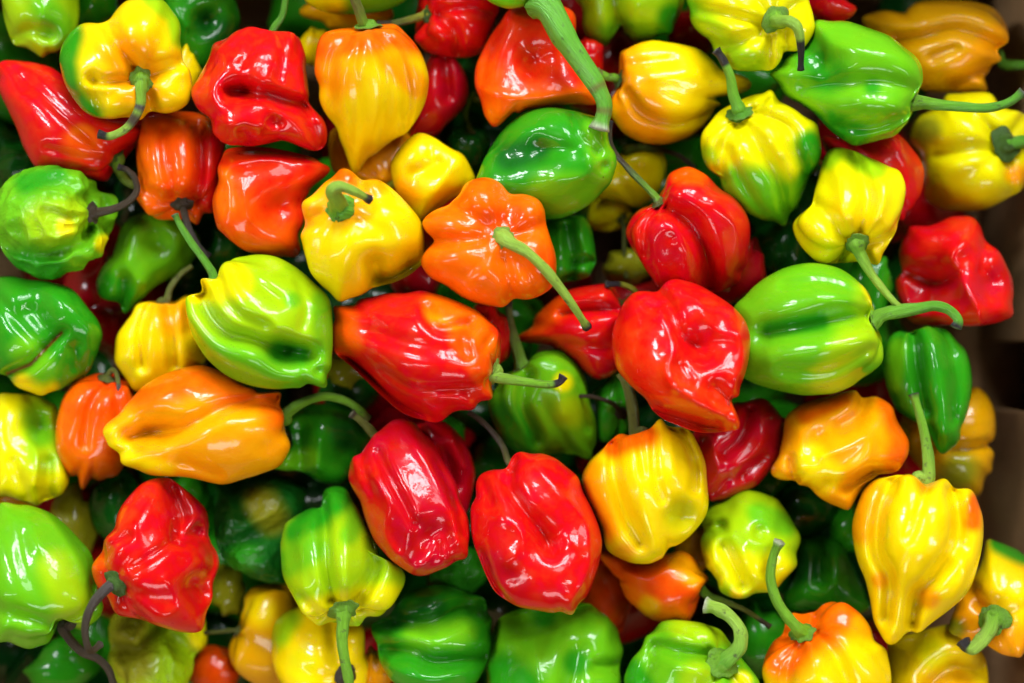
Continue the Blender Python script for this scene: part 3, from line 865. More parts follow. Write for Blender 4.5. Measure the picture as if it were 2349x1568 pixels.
pepper("red pepper with orange lower edge behind the thick green cut stem",
    [1140,60, 1165,25, 1200,12, 1250,8, 1290,15, 1320,35, 1326,65, 1322,100, 1345,150, 1372,200, 1370,240, 1350,246, 1300,243, 1250,245, 1205,255, 1175,270, 1150,290, 1130,285, 1110,260, 1100,220, 1090,190, 1092,150, 1110,110],
    -13, 'RO', el=-35, az=60, n=4, ld=.05, patch=[('OR',50,1110,170,1140,240,1250,230), ('O',30,1130,260,1230,240,1345,225)],
    strokes=[(40,-28,1230,140), (13,14,1112,205,1180,222,1260,225,1350,205), (10,-8,1150,60,1125,120,1110,180)])
pepper("red pepper sliver right of the thick green cut stem", ell(1350,135,38,52), -26, 'R', el=10, az=90, big=False)
pepper("green pepper at the top with a very thick pale green cut stem",
    [1105,-20, 1125,6, 1165,20, 1205,14, 1240,5, 1262,-20, 1270,-90, 1200,-140, 1130,-130, 1095,-80],
    10, 'LG', el=25, az=-45, n=4, cal=(1235,-5), cr=30, stem=[1262,25, 1295,85, 1330,140, 1362,190, 1380,235, 1368,285], sr=(31,18), zend=120, zm=10, scheme=('sv','sv','sw'), tipf=.95, bands=[(.72,.02,'so'),(.88,.02,'so')])
pepper("lime green two-lobed pepper near the thick green cut stem",
    [1316,0, 1334,21, 1334,53, 1341,77, 1362,102, 1387,112, 1404,105, 1415,77, 1422,67, 1432,81, 1453,97, 1485,93, 1513,84, 1541,81, 1552,53, 1566,18, 1571,-20, 1540,-90, 1450,-120, 1360,-90, 1318,-40],
    -22, 'LM', el=30, az=90, n=5, ld=.12, patch=[('G',34,1540,40,1530,90), ('LG',40,1470,80,1380,90)], strokes=[(13,-24,1422,66,1412,20,1405,-30), (12,8,1450,60,1465,10)])
pepper("pale yellow lobed pepper with thin hooked black-tipped stem",
    [1573,0, 1580,28, 1587,60, 1604,81, 1629,98, 1640,123, 1664,148, 1689,160, 1724,163, 1745,162, 1765,161, 1786,147, 1797,130, 1804,119, 1825,123, 1850,102, 1867,67, 1865,35, 1856,7, 1840,-40, 1750,-70, 1650,-60, 1590,-30],
    -2, 'LY', el=58, n=6, ld=.05, cal=(1774,45), cr=28, stem=[1785,50, 1806,49, 1826,64, 1833,105, 1833,157], sr=(16,6), zend=110, zm=40, scheme=('sg','sl','sk'), tipf=.6,
    patch=[('LM',50,1590,30,1660,130,1720,150), ('LG',24,1580,20)], strokes=[(9,-16,1800,70,1803,118), (10,-12,1750,60,1690,40,1600,20), (12,-12,1740,80,1690,100,1640,110), (10,-10,1770,85,1760,150), (12,8,1680,70,1720,60)])
pepper("very dark red pepper in shadow beside the pale yellow lobed one", ell(1590,75,62,62), -48, 'DR', el=10, az=90, big=False)
pepper("orange to yellow teardrop pepper with dark calyx against the cut stem's end",
    [1418,140, 1429,116, 1461,102, 1499,93, 1531,97, 1566,104, 1601,112, 1629,133, 1654,155, 1682,162, 1710,169, 1724,190, 1720,211, 1703,225, 1678,218, 1654,239, 1629,270, 1612,291, 1583,313, 1541,330, 1506,332, 1471,327, 1436,309, 1415,284, 1401,260, 1401,225, 1415,197, 1418,169],
    -18, 'Y', el=14, n=5, asp=1.4, tip=.5, cal=(1432,180), cr=22, stem=[1412,180, 1395,178, 1372,166], sr=(10,8), zend=70, scheme=('sg','sg','so'), tipf=.8, caltint='sd',
    patch=[('O',44,1440,200,1460,270), ('YO',60,1450,130,1480,300)], strokes=[(9,-14,1440,215,1475,262,1545,282,1630,262), (10,-8,1450,150,1540,140), (14,8,1500,180,1600,170)])
pepper("green-flanked yellow pepper with upright green and black stem, left of the big green one",
    [1774,207, 1752,211, 1710,225, 1661,249, 1633,277, 1615,302, 1608,330, 1615,372, 1633,397, 1650,404, 1654,428, 1671,453, 1703,481, 1738,502, 1774,513, 1797,523, 1807,516, 1821,492, 1839,464, 1851,432, 1860,404, 1877,379, 1884,351, 1881,316, 1870,281, 1835,260, 1807,242, 1783,218],
    -9, 'LY', el=26, n=4, ld=.03, asp=1.3, cal=(1700,268), cr=26, stem=[1693,248, 1683,220, 1677,180, 1662,145, 1645,122], sr=(15,8), zend=90, scheme=('sv','sg','sk'), tipf=.72,
    patch=[('G',40,1855,330,1870,390,1840,450), ('LG',66,1740,440,1800,480), ('LG',44,1680,420), ('LM',30,1620,360)],
    strokes=[(10,-14,1714,288,1745,345,1790,420,1803,510), (11,-20,1690,292,1660,335,1652,404), (10,-20,1732,262,1805,290,1825,345,1850,400), (8,-9,1670,345,1700,410,1750,490), (12,10,1760,290,1790,350)])
pepper("big smooth green pepper with long thin curved stem reaching the right",
    [1869,49, 1920,47, 1955,51, 1997,67, 2036,81, 2071,105, 2099,126, 2113,151, 2115,190, 2106,218, 2095,256, 2081,281, 2050,313, 2018,323, 1983,330, 1955,334, 1923,316, 1895,291, 1870,263, 1835,242, 1807,228, 1783,197, 1765,169, 1779,155, 1818,119, 1853,102],
    0, 'LG', el=4, az=-22, n=5, asp=1.25, ld=.08, cal=(2103,232), cr=19, stem=[2118,236, 2150,241, 2205,246, 2262,248, 2310,236, 2346,212], sr=(14,9), zend=10, scheme=('sg','sv','sp'), tipf=.95,
    patch=[('G',50,1860,110,1900,170), ('G',36,1900,280,1960,310), ('G',22,2000,200)],
    strokes=[(16,-16,2096,205,2010,188,1930,195,1850,205), (28,-18,1890,145), (11,-14,2085,262,2000,292,1925,290), (14,9,2070,130,1990,120,1930,110), (16,9,2050,235,1970,235)])
pepper("red pepper glimpsed behind the pale yellow lobed one", ell(1900,15,56,48), -22, 'R', el=20, az=90, big=False)
pepper("dull orange pepper low in the box with green stem",
    [1979,46, 2011,21, 2046,19, 2074,25, 2109,4, 2158,0, 2229,2, 2274,14, 2299,39, 2311,70, 2308,102, 2292,116, 2295,140, 2271,158, 2264,183, 2264,211, 2194,215, 2110,205, 2060,170, 2000,110],
    -46, 'BY', el=2, az=-15, n=4, ld=.1, cal=(2285,145), cr=15, stem=[2305,148, 2345,150, 2400,152], sr=(11,9), zend=0, scheme=('sv','sv','sv'), patch=[('YO',40,2290,100,2200,180)],
    strokes=[(12,-22,2060,95,2120,85,2200,70,2300,108), (9,-12,2140,130,2190,110), (12,-16,2270,155,2180,190)])
pepper("dull yellow pepper low in the box with dark green stem at the right edge",
    [2088,309, 2109,267, 2158,242, 2169,218, 2229,214, 2278,218, 2302,246, 2349,260, 2395,310, 2398,380, 2349,432, 2313,453, 2264,478, 2211,485, 2158,481, 2116,460, 2114,439, 2112,414, 2112,385, 2108,360, 2098,345, 2088,328],
    -38, 'LY', el=48, n=6, ld=.08, cal=(2302,333), cr=32, stem=[2320,330, 2350,324, 2400,318], sr=(15,12), zend=70, scheme=('sv','sv','sv'), caltint='sd', patch=[('LY',50,2200,440,2260,440), ('OL',34,2130,300), ('YO',30,2330,400)],
    strokes=[(11,-11,2280,345,2210,350,2150,352), (10,-12,2285,315,2240,270,2175,225), (10,-12,2310,365,2320,440)])
pepper("red pepper with soft shine beneath the big smooth green one",
    [1890,310, 1920,310, 1990,305, 2053,305, 2088,337, 2113,369, 2120,400, 2113,442, 2088,481, 2064,506, 2010,480, 1930,400, 1890,350],
    -26, 'R', el=-20, az=120, n=4, strokes=[(10,10,2060,350,2080,400,2075,450)])
pepper("lemon yellow pepper with bulging lobes and brown-edged stem hanging down",
    [1888,355, 1906,341, 1934,337, 1965,346, 1997,362, 2036,379, 2060,390, 2074,414, 2078,439, 2071,474, 2060,509, 2055,530, 2039,559, 2028,583, 2018,604, 1997,608, 1965,601, 1934,604, 1895,606, 1870,595, 1846,573, 1828,548, 1818,520, 1821,502, 1840,482, 1862,466, 1868,435, 1874,405, 1880,378],
    0, 'LY', el=42, n=6, ld=.1, cal=(1966,556), cr=25, stem=[1972,580, 1990,615, 2015,650, 2045,685, 2073,712], sr=(14,7), zend=40, scheme=('sg','sl','sk'), tipf=.95,
    patch=[('Y',50,1960,480,2000,520), ('LM',26,1895,370,1920,350), ('LM',26,1960,360,2010,390), ('Y',24,2020,580)],
    strokes=[(12,-24,1972,530,1990,465,1984,425,1960,350), (12,-18,1940,545,1895,490,1870,470), (9,-12,1995,560,2045,545), (9,-12,1945,570,1920,604), (9,-10,1985,575,2005,606), (14,10,1930,410,1935,500), (12,10,2030,420,2020,500)])
pepper("red pepper with a bright raised rib near the box wall",
    [2064,566, 2074,541, 2088,520, 2109,516, 2141,516, 2179,499, 2229,499, 2253,520, 2264,555, 2288,573, 2309,608, 2323,643, 2325,696, 2323,720, 2299,738, 2264,746, 2222,748, 2187,745, 2130,750, 2090,740, 2064,696, 2053,643, 2067,625, 2060,590],
    -25, 'R', el=-35, az=120, n=4, ld=.05, patch=[('CR',40,2110,690,2290,640)],
    strokes=[(13,28,2210,560,2185,592,2205,640,2238,695,2246,735), (40,-30,2125,665), (24,-20,2272,650), (12,-16,2090,630,2150,650,2190,630), (9,-10,2262,560,2250,620)])
pepper("large light green pepper with a lengthwise groove and curling green stem",
    [1685,706, 1710,678, 1741,650, 1769,632, 1807,615, 1853,606, 1895,610, 1927,620, 1958,639, 1983,660, 1997,682, 2007,710, 2011,738, 2023,766, 2027,801, 2023,829, 2004,854, 1976,871, 1948,889, 1913,903, 1877,906, 1842,906, 1807,901, 1772,894, 1737,885, 1710,870, 1690,840, 1680,770],
    0, 'LG', el=3, az=12, n=5, ld=.08, cal=(2006,722), cr=22, stem=[2022,724, 2055,716, 2100,709, 2142,702, 2175,712, 2196,735, 2190,752], sr=(17,10), zend=20, scheme=('sg','sv','sk'), tipf=.93,
    patch=[('LM',40,1990,660,2010,800), ('LM',40,1950,780,1900,860), ('LY',14,1985,655,2000,690), ('G',20,1880,740,1770,755)],
    strokes=[(18,-26,2002,722,1920,735,1850,750,1765,765), (9,-7,1985,690,1900,655,1800,655), (10,-8,1995,800,1900,850,1800,850), (16,8,1970,690,1880,690), (18,8,1980,770,1890,800)])
# --- centre right
pepper("small dark green pepper with two long lobes near the gap in the box wall",
    [2029,794, 2043,773, 2067,759, 2088,762, 2102,759, 2123,752, 2151,754, 2179,762, 2200,787, 2218,808, 2227,843, 2229,889, 2223,934, 2211,977, 2204,1012, 2176,1036, 2151,1040, 2137,1022, 2109,977, 2078,955, 2057,941, 2039,903, 2029,868, 2023,829],
    -20, 'G', el=-5, az=105, n=5, ld=.12, asp=1.35, patch=[('LG',24,2060,800,2050,880)], strokes=[(10,-20,2096,765,2105,850,2122,940), (10,-12,2160,760,2190,850,2190,960), (12,8,2140,790,2160,900,2165,990)])
pepper("dull yellow pepper in shadow against the cardboard wall",
    [2150,900, 2225,889, 2246,892, 2271,917, 2285,959, 2281,1008, 2267,1022, 2281,1033, 2278,1064, 2274,1086, 2264,1090, 2258,1120, 2243,1138, 2180,1125, 2100,1060, 2065,990, 2080,940],
    -46, 'BY', el=-10, az=200, n=4, strokes=[(10,-16,2270,1022,2200,1030,2120,1010)], patch=[('OL',50,2200,1080)])
pepper("orange knobbly pepper with folded lobes below the large grooved green one",
    [1800,966, 1821,938, 1853,920, 1895,910, 1934,898, 1965,896, 1979,910, 2004,906, 2028,917, 2050,938, 2060,966, 2074,987, 2085,1012, 2083,1047, 2074,1063, 2060,1084, 2039,1092, 2018,1092, 1990,1112, 1962,1157, 1948,1170, 1913,1161, 1877,1140, 1856,1119, 1828,1112, 1821,1105, 1800,1108, 1776,1094, 1769,1070, 1783,1045, 1795,1010],
    -8, 'YO', el=-60, az=60, n=5, ld=.08, patch=[('O',36,2040,930,2070,1000,2060,1060), ('O',26,1850,950,1930,915), ('Y',40,1860,1060,1900,1090)],
    strokes=[(14,-20,1986,904,1972,950,1930,978), (13,-30,1945,1115,2000,1088,2045,1090), (8,-18,1815,1055,1826,1108), (11,13,1890,1045,1945,1025,1990,1005,1990,1045,1950,1090), (14,-10,1880,1000), (12,9,1840,990,1840,1040), (10,-10,1900,1110,1870,1135), (20,9,2030,980)], lum=.06)
pepper("large glossy yellow pepper with strong creases converging on its blunt tip",
    [1983,1122, 2011,1101, 2053,1092, 2085,1087, 2106,1091, 2127,1105, 2148,1098, 2169,1099, 2194,1119, 2215,1119, 2236,1136, 2250,1168, 2257,1203, 2255,1245, 2246,1284, 2232,1333, 2218,1361, 2190,1389, 2158,1417, 2123,1445, 2088,1459, 2071,1473, 2053,1480, 2032,1475, 2014,1456, 1997,1421, 1990,1368, 1983,1326, 1969,1291, 1958,1249, 1954,1210, 1962,1168, 1972,1140],
    4, 'Y', el=3, az=82, n=5, asp=1.35, ld=.02, tip=.5, stem=[2127,1103, 2129,1060, 2123,1010, 2112,960, 2096,905], sr=(15,9), zend=10, scheme=('sl','sg','sk'), tipf=.95, cr=14,
    patch=[('O',26,2235,1150,2230,1200), ('YO',34,2000,1130,1975,1220), ('YO',30,2120,1110), ('YO',24,2130,1370), ('YO',20,2020,1330)],
    strokes=[(11,-30,2045,1112,2018,1180,2014,1270,2042,1330,2034,1420), (12,-30,2188,1125,2198,1200,2186,1262,2132,1335,2105,1360,2094,1430), (20,-16,2112,1385), (13,12,2188,1275,2212,1315,2185,1375), (13,16,2085,1260,2058,1350,2046,1455), (6,-8,2128,1110,2110,1170,2085,1240), (16,10,2150,1180,2120,1270), (12,-8,2225,1180,2215,1260)])
pepper("golden pepper with green patch at the right edge and stubby dark-tipped stem",
    [2257,1242, 2285,1240, 2316,1252, 2349,1270, 2405,1330, 2405,1420, 2349,1500, 2327,1506, 2299,1502, 2274,1488, 2255,1475, 2215,1472, 2180,1450, 2178,1420, 2187,1400, 2200,1368, 2225,1340, 2245,1300],
    -15, 'YO', el=60, n=5, cal=(2281,1420), cr=32, stem=[2272,1442, 2256,1465, 2236,1484, 2222,1483, 2211,1468], sr=(18,13), zend=95, zm=10, scheme=('sg','sl','sk'), tipf=.8, caltint='sg',
    patch=[('Y',60,2290,1300,2340,1380), ('G',36,2300,1245,2350,1270), ('OL',30,2190,1440)], strokes=[(12,-16,2250,1385,2230,1350), (10,8,2270,1300,2290,1360)])
pepper("dull yellow pepper along the bottom under the creased glossy one",
    [2035,1480, 2060,1460, 2120,1445, 2180,1430, 2220,1450, 2250,1490, 2265,1530, 2262,1600, 2200,1650, 2090,1650, 2040,1600],
    -22, 'Y', el=-50, az=60, n=4, patch=[('LY',40,2140,1500), ('BY',40,2200,1560,2100,1600)], strokes=[(20,-22,2140,1565,2180,1535,2240,1540)])
pepper("orange and yellow pepper along the bottom with tall curving green stem",
    [1867,1403, 1885,1386, 1913,1382, 1944,1389, 1972,1407, 1993,1431, 2004,1452, 2007,1470, 2028,1484, 2039,1516, 2046,1568, 2040,1640, 1960,1690, 1850,1690, 1780,1640, 1755,1568, 1751,1533, 1758,1502, 1776,1470, 1793,1456, 1800,1428, 1818,1407, 1842,1407],
    0, 'Y', el=42, n=6, ld=.11, cal=(1843,1458), cr=28, stem=[1830,1443, 1806,1415, 1785,1380, 1773,1335, 1779,1290, 1793,1257], sr=(15,9), zend=170, scheme=('sg','sg','sw'), tipf=.96,
    patch=[('O',70,1800,1500,1860,1440,1920,1400), ('YO',30,1980,1440)],
    strokes=[(11,-18,1838,1485,1812,1530,1805,1600), (11,-16,1872,1455,1915,1500,1945,1570), (9,-14,1858,1432,1866,1402), (9,-10,1800,1455,1826,1452), (14,10,1870,1520,1880,1580)])
pepper("small yellow-lime pepper with dimples and puckered tip above the tall curving stem",
    [1643,1154, 1661,1147, 1678,1133, 1710,1124, 1741,1129, 1762,1136, 1786,1147, 1807,1175, 1821,1200, 1835,1224, 1837,1249, 1828,1270, 1830,1291, 1821,1308, 1800,1330, 1786,1347, 1765,1359, 1737,1361, 1713,1372, 1682,1370, 1650,1354, 1643,1333, 1633,1315, 1619,1301, 1610,1263, 1608,1235, 1615,1217, 1606,1203, 1615,1179, 1629,1164],
    -12, 'LM', el=-65, az=80, n=5, ld=.08, patch=[('LY',50,1650,1290,1720,1310,1780,1320), ('LG',30,1740,1180,1800,1200), ('Y',16,1690,1362)],
    strokes=[(8,-16,1655,1205), (12,-20,1662,1255,1685,1300,1705,1340), (11,-12,1742,1222), (9,9,1640,1260,1640,1310), (9,8,1690,1150,1750,1170), (8,-10,1610,1205,1660,1215), (12,-8,1780,1260,1760,1310), (9,8,1720,1240,1760,1250)], lum=.06)
pepper("yellow and orange pepper with vertical ribs and one green hollow near its tip",
    [1513,964, 1489,980, 1461,998, 1429,996, 1408,1008, 1387,1026, 1359,1050, 1345,1071, 1335,1101, 1345,1140, 1366,1179, 1380,1214, 1382,1242, 1394,1263, 1422,1280, 1453,1291, 1489,1293, 1510,1287, 1527,1277, 1538,1259, 1566,1242, 1590,1221, 1615,1189, 1625,1154, 1622,1115, 1620,1070, 1611,1040, 1604,1022, 1587,994, 1562,980, 1534,977],
    -3, 'Y', el=-3, az=98, n=5, ld=.03, stem=[1458,994, 1452,945, 1442,895, 1428,855], sr=(15,12), zend=-45, scheme=('so','so','so'), cr=12,
    patch=[('O',36,1410,1020,1480,1000), ('YO',46,1360,1090,1390,1200), ('YO',30,1430,1270), ('YG',48,1565,1180)],
    strokes=[(11,-22,1405,1020,1412,1100,1435,1180,1470,1245), (7,-10,1500,990,1500,1080,1520,1145), (7,-8,1465,1002,1478,1090), (26,-20,1562,1185), (8,-14,1562,985,1592,1060,1592,1120), (10,10,1580,1225,1612,1165,1608,1085), (9,8,1535,1000,1545,1090), (10,8,1455,1040,1475,1160,1500,1260)])
pepper("small orange pepper with thin brown-spotted stem, touching the broad dented red one",
    [1376,1287, 1380,1262, 1408,1262, 1443,1270, 1496,1275, 1534,1268, 1559,1262, 1583,1273, 1604,1298, 1625,1326, 1615,1351, 1601,1382, 1594,1403, 1576,1426, 1548,1424, 1513,1426, 1485,1417, 1461,1396, 1436,1372, 1418,1333, 1401,1319],
    -20, 'O', el=6, n=4, asp=1.3, cal=(1608,1362), cr=14, stem=[1625,1368, 1660,1380, 1705,1398, 1740,1420, 1766,1438], sr=(9,5), zend=20, scheme=('sg','so','sb'), tipf=.8, caltint='sb',
    patch=[('YO',30,1560,1290,1590,1320), ('YO',24,1490,1390), ('OR',30,1580,1380,1420,1300)], strokes=[(11,10,1440,1312,1490,1328,1525,1305), (12,-12,1500,1290,1450,1290)])
pepper("brownish orange pepper sliver between the small yellow-lime and ribbed yellow ones", ell(1590,1265,48,58), -42, 'BY', el=10, az=80, big=False)
pepper("dark orange pepper in shadow left of the small orange one", ell(1392,1375,62,85), -44, 'OR', el=10, az=-60, big=False)
pepper("mid green pepper with a wide saddle-like fold along the bottom",
    [1338,1382, 1373,1400, 1401,1421, 1418,1445, 1425,1474, 1431,1498, 1425,1519, 1422,1540, 1425,1568, 1400,1630, 1300,1660, 1180,1650, 1130,1600, 1118,1544, 1117,1523, 1129,1488, 1131,1460, 1136,1431, 1157,1410, 1193,1396, 1260,1385],
    -18, 'LG', el=-50, az=80, n=4, patch=[('G',50,1150,1540,1200,1580), ('G',30,1320,1520), ('G',30,1250,1415)],
    strokes=[(30,-34,1205,1425,1260,1412,1315,1392), (11,14,1150,1475,1225,1462,1290,1438,1345,1402), (18,-16,1325,1500,1310,1570), (8,-18,1365,1528,1432,1530), (12,10,1230,1490,1240,1560), (14,10,1385,1440,1400,1490)])
pepper("dark green pepper with a Y-shaped fold along the bottom",
    [915,1379, 932,1361, 960,1349, 1002,1342, 1038,1347, 1073,1358, 1104,1368, 1118,1389, 1120,1407, 1131,1421, 1127,1449, 1127,1484, 1115,1523, 1101,1551, 1085,1570, 1040,1595, 960,1590, 908,1568, 887,1544, 872,1516, 865,1481, 853,1460, 853,1435, 862,1421, 890,1410],
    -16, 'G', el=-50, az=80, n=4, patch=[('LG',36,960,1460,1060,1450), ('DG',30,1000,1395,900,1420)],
    strokes=[(14,-26,868,1420,950,1432,1000,1425,1050,1395,1112,1390), (12,-24,880,1490,950,1497,1000,1518,1112,1508), (13,12,935,1445,1000,1468,1070,1445), (10,8,950,1375,1010,1370), (10,8,900,1530,980,1555,1060,1540)])
pepper("green to yellow pepper with grooved lobes and straight stem pointing down",
    [736,1126, 757,1115, 778,1114, 799,1119, 809,1136, 823,1157, 837,1193, 848,1224, 865,1245, 871,1270, 869,1291, 890,1287, 911,1294, 929,1312, 925,1340, 908,1372, 890,1396, 865,1417, 841,1421, 823,1435, 792,1438, 764,1431, 736,1435, 707,1421, 686,1396, 669,1361, 651,1326, 644,1284, 642,1249, 651,1207, 672,1186, 704,1168, 729,1154],
    -4, 'LM', el=30, n=5, ld=.09, asp=1.3, cal=(787,1393), cr=30, stem=[787,1425, 785,1465, 791,1510, 798,1550, 803,1590], sr=(15,10), zend=40, zm=10, scheme=('sg','sg','sk'), tipf=.94,
    patch=[('G',50,680,1220,740,1160,780,1140), ('LG',40,660,1290,720,1260), ('LY',36,720,1400,790,1385,890,1370), ('LG',26,800,1230,820,1180)],
    strokes=[(10,-24,762,1375,750,1300,745,1210,738,1140), (10,-20,815,1380,850,1310,852,1240), (10,-16,820,1390,850,1340,870,1295), (9,-10,735,1410,690,1370), (12,12,790,1340,795,1220), (12,8,700,1350,690,1250), (10,-10,770,1430,775,1410), (9,-10,825,1430,810,1410)])
pepper("dull yellow pepper at the bottom edge behind the straight hanging stem",
    [620,1456, 634,1421, 672,1396, 720,1390, 790,1410, 833,1440, 836,1500, 845,1530, 820,1600, 700,1615, 650,1575, 625,1520],
    -22, 'Y', el=55, n=4, cal=(790,1548), cr=26, caltint='sb', patch=[('LM',40,640,1450,660,1420), ('LY',40,700,1520)], strokes=[(12,-12,760,1440,770,1510)])
pepper("small orange-yellow pepper at the bottom edge beside the Y-folded green one", ell(858,1550,42,66), -26, 'YO', el=10, az=100, big=False, lum=.06)
pepper("dim yellow pepper with a vertical crease low on the left of the hanging stem",
    [555,1400, 545,1440, 525,1480, 530,1520, 560,1555, 600,1575, 660,1580, 690,1500, 690,1400, 660,1345, 590,1345, 560,1370],
    -38, 'BY', el=20, az=180, n=5, ld=.12, cal=(550,1445), cr=14, stem=[530,1447, 500,1450, 470,1452], sr=(5,4), zend=-5, scheme=('so','so','sb'), patch=[('Y',40,600,1400)])
pepper("olive-lime crinkled pepper at the bottom edge under the red lobed one",
    [260,1407, 246,1438, 244,1467, 253,1484, 244,1509, 249,1537, 267,1568, 300,1620, 420,1620, 435,1568, 446,1537, 450,1509, 474,1484, 478,1438, 470,1405, 400,1375, 300,1375],
    -32, 'LM', el=-50, az=90, n=5, wr=1, patch=[('OL',60,300,1440,300,1520), ('LY',30,460,1460)], strokes=[(14,-20,255,1482,320,1490,360,1440), (16,10,380,1500,420,1540), (12,-14,440,1500,400,1460)])
pepper("dark green pepper in the bottom left corner beneath the dry stems", ell(150,1525,90,62,-25), -44, 'G', el=-20, az=150, n=4, big=True)
pepper("dark orange pepper low at the bottom beside the olive-lime crinkled one", ell(490,1545,58,66), -50, 'OR', el=10, az=60, big=False)
pepper("dim lime pepper squeezed between the red lobed and dark wrinkled ones", ell(520,1350,46,62), -46, 'OL', el=-10, az=60, big=False)
pepper("dark green pepper in the shadow between the two red folded ones", ell(1055,1310,72,58), -38, 'G', el=-10, az=60, big=False, wr=1)
pepper("dark green pepper behind the tip of the crimson ones", ell(1015,1000,50,48), -46, 'G', el=-10, az=60, big=False)
pepper("olive pepper glimpsed between the lime and flat red ones", ell(795,850,48,40), -38, 'OL', el=-10, az=60, big=False)
pepper("light green pepper with yellow flank and upright brown-green stem in the middle",
    [1218,829, 1232,811, 1264,804, 1295,808, 1320,826, 1338,850, 1348,882, 1355,924, 1369,959, 1373,994, 1369,1026, 1352,1057, 1320,1054, 1278,1043, 1240,1050, 1190,1040, 1157,1012, 1132,970, 1120,920, 1140,890, 1160,860, 1190,850],
    -26, 'LG', el=30, n=5, ld=.1, cal=(1196,838), cr=21, stem=[1189,810, 1176,765, 1169,720, 1170,680], sr=(14,7), zend=40, scheme=('sg','so','sb'), tipf=.8, caltint='so',
    patch=[('LY',24,1290,880), ('G',50,1150,960,1190,1010), ('LM',40,1310,940)], strokes=[(11,-16,1212,862,1200,930,1235,1010), (12,8,1280,850,1290,950), (10,-8,1330,880,1350,980)])
pepper("small green pepper with thin brown arched stem beside the ribbed yellow one",
    [1359,899, 1380,885, 1404,861, 1429,857, 1450,892, 1460,941, 1450,980, 1425,1010, 1385,1015, 1372,998, 1369,941],
    -34, 'G', el=50, n=5, ld=.12, cal=(1424,948), cr=14, stem=[1412,932, 1392,920, 1355,911, 1318,912, 1278,926], sr=(6,4), zend=95, zm=30, scheme=('sb','sb','sk'), tipf=.85, caltint='sb')
pepper("red pepper with orange shoulder and stubby black-tipped stem, left of the largest red one",
    [1188,766, 1218,745, 1232,720, 1267,689, 1302,668, 1345,657, 1387,652, 1411,664, 1430,689, 1440,717, 1440,766, 1425,836, 1400,862, 1365,872, 1335,852, 1313,826, 1267,801, 1232,797, 1190,787],
    -24, 'R', el=12, n=5, asp=1.4, ld=.11, cal=(1416,706), cr=15, stem=[1440,690, 1456,670, 1424,655, 1388,656], sr=(7,6), zend=70, scheme=('so','sy','sk'), tipf=.7, caltint='so',
    patch=[('OR',36,1220,750,1270,710), ('CR',40,1370,830)], strokes=[(8,-16,1290,722,1350,712,1415,712), (12,9,1300,690,1380,675), (10,-8,1300,790,1400,800)])
pepper("largest red pepper with dented shiny face and pointed nose",
    [1506,666, 1520,650, 1545,641, 1573,643, 1612,657, 1650,682, 1682,706, 1706,734, 1719,769, 1720,801, 1713,836, 1703,868, 1692,906, 1689,931, 1699,952, 1698,973, 1682,985, 1657,991, 1622,992, 1583,987, 1548,973, 1520,960, 1495,941, 1478,913, 1461,899, 1436,875, 1415,847, 1404,801, 1404,766, 1415,731, 1429,699, 1457,671, 1485,664],
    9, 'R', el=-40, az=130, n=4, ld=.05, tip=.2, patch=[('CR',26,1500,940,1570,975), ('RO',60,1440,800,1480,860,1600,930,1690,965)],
    strokes=[(40,-30,1610,800), (8,14,1518,725,1548,790,1532,850,1548,885), (10,-14,1508,668,1536,700,1560,770,1595,795), (14,18,1548,882,1612,925,1682,960), (15,-44,1505,945,1580,968,1640,990), (11,12,1690,760,1704,830,1684,872,1680,940), (12,-10,1470,680,1500,700), (10,9,1600,700,1640,760,1690,770), (18,-16,1640,890,1665,920), (10,-10,1560,840,1580,870), (14,10,1445,690,1490,680)], lum=.04)
pepper("red pepper with two swollen lobes and long thin brown and green stem",
    [1524,429, 1531,404, 1555,390, 1580,385, 1601,390, 1629,407, 1654,435, 1682,450, 1706,481, 1719,516, 1720,555, 1719,590, 1710,618, 1699,646, 1680,660, 1650,672, 1600,675, 1550,670, 1513,660, 1499,643, 1478,611, 1453,576, 1439,548, 1438,527, 1450,499, 1471,478, 1499,467],
    -9, 'R', el=32, n=4, ld=.06, cal=(1512,464), cr=18, stem=[1500,447, 1478,425, 1445,392, 1412,352, 1402,318, 1404,282], sr=(8,5), zend=50, scheme=('sg','sb','sk'), tipf=.9, caltint='so',
    patch=[('OR',26,1560,400,1600,400), ('CR',40,1530,560)],
    strokes=[(14,-34,1530,478,1585,515,1618,580,1630,660), (8,-12,1506,482,1482,525,1482,585), (8,-6,1545,545), (14,10,1640,470,1690,530,1680,610), (12,10,1540,500,1570,580,1580,640)])
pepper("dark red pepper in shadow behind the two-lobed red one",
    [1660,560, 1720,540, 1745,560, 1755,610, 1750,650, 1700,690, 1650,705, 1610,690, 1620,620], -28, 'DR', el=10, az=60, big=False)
pepper("dim yellow-lime pepper with dry stem under the teardrop-shaped one",
    [1404,370, 1430,350, 1500,340, 1528,365, 1528,400, 1510,440, 1480,470, 1450,475, 1420,465, 1390,460, 1370,455, 1385,430, 1400,410],
    -38, 'LY', el=25, az=100, n=5, cal=(1440,352), cr=12, stem=[1445,345, 1475,341, 1515,344, 1560,360, 1592,386], sr=(10,5), zend=30, scheme=('sl','sb','sb'), tipf=.9)
pepper("dim olive pepper with a thin vertical stem deep behind the two-lobed red one", ell(1395,490,50,45), -52, 'LY', el=35, az=-50, n=5, big=False, cal=(1425,500), cr=12, stem=[1431,530, 1432,575, 1436,640], sr=(5,4), zend=30, scheme=('so','so','so'))
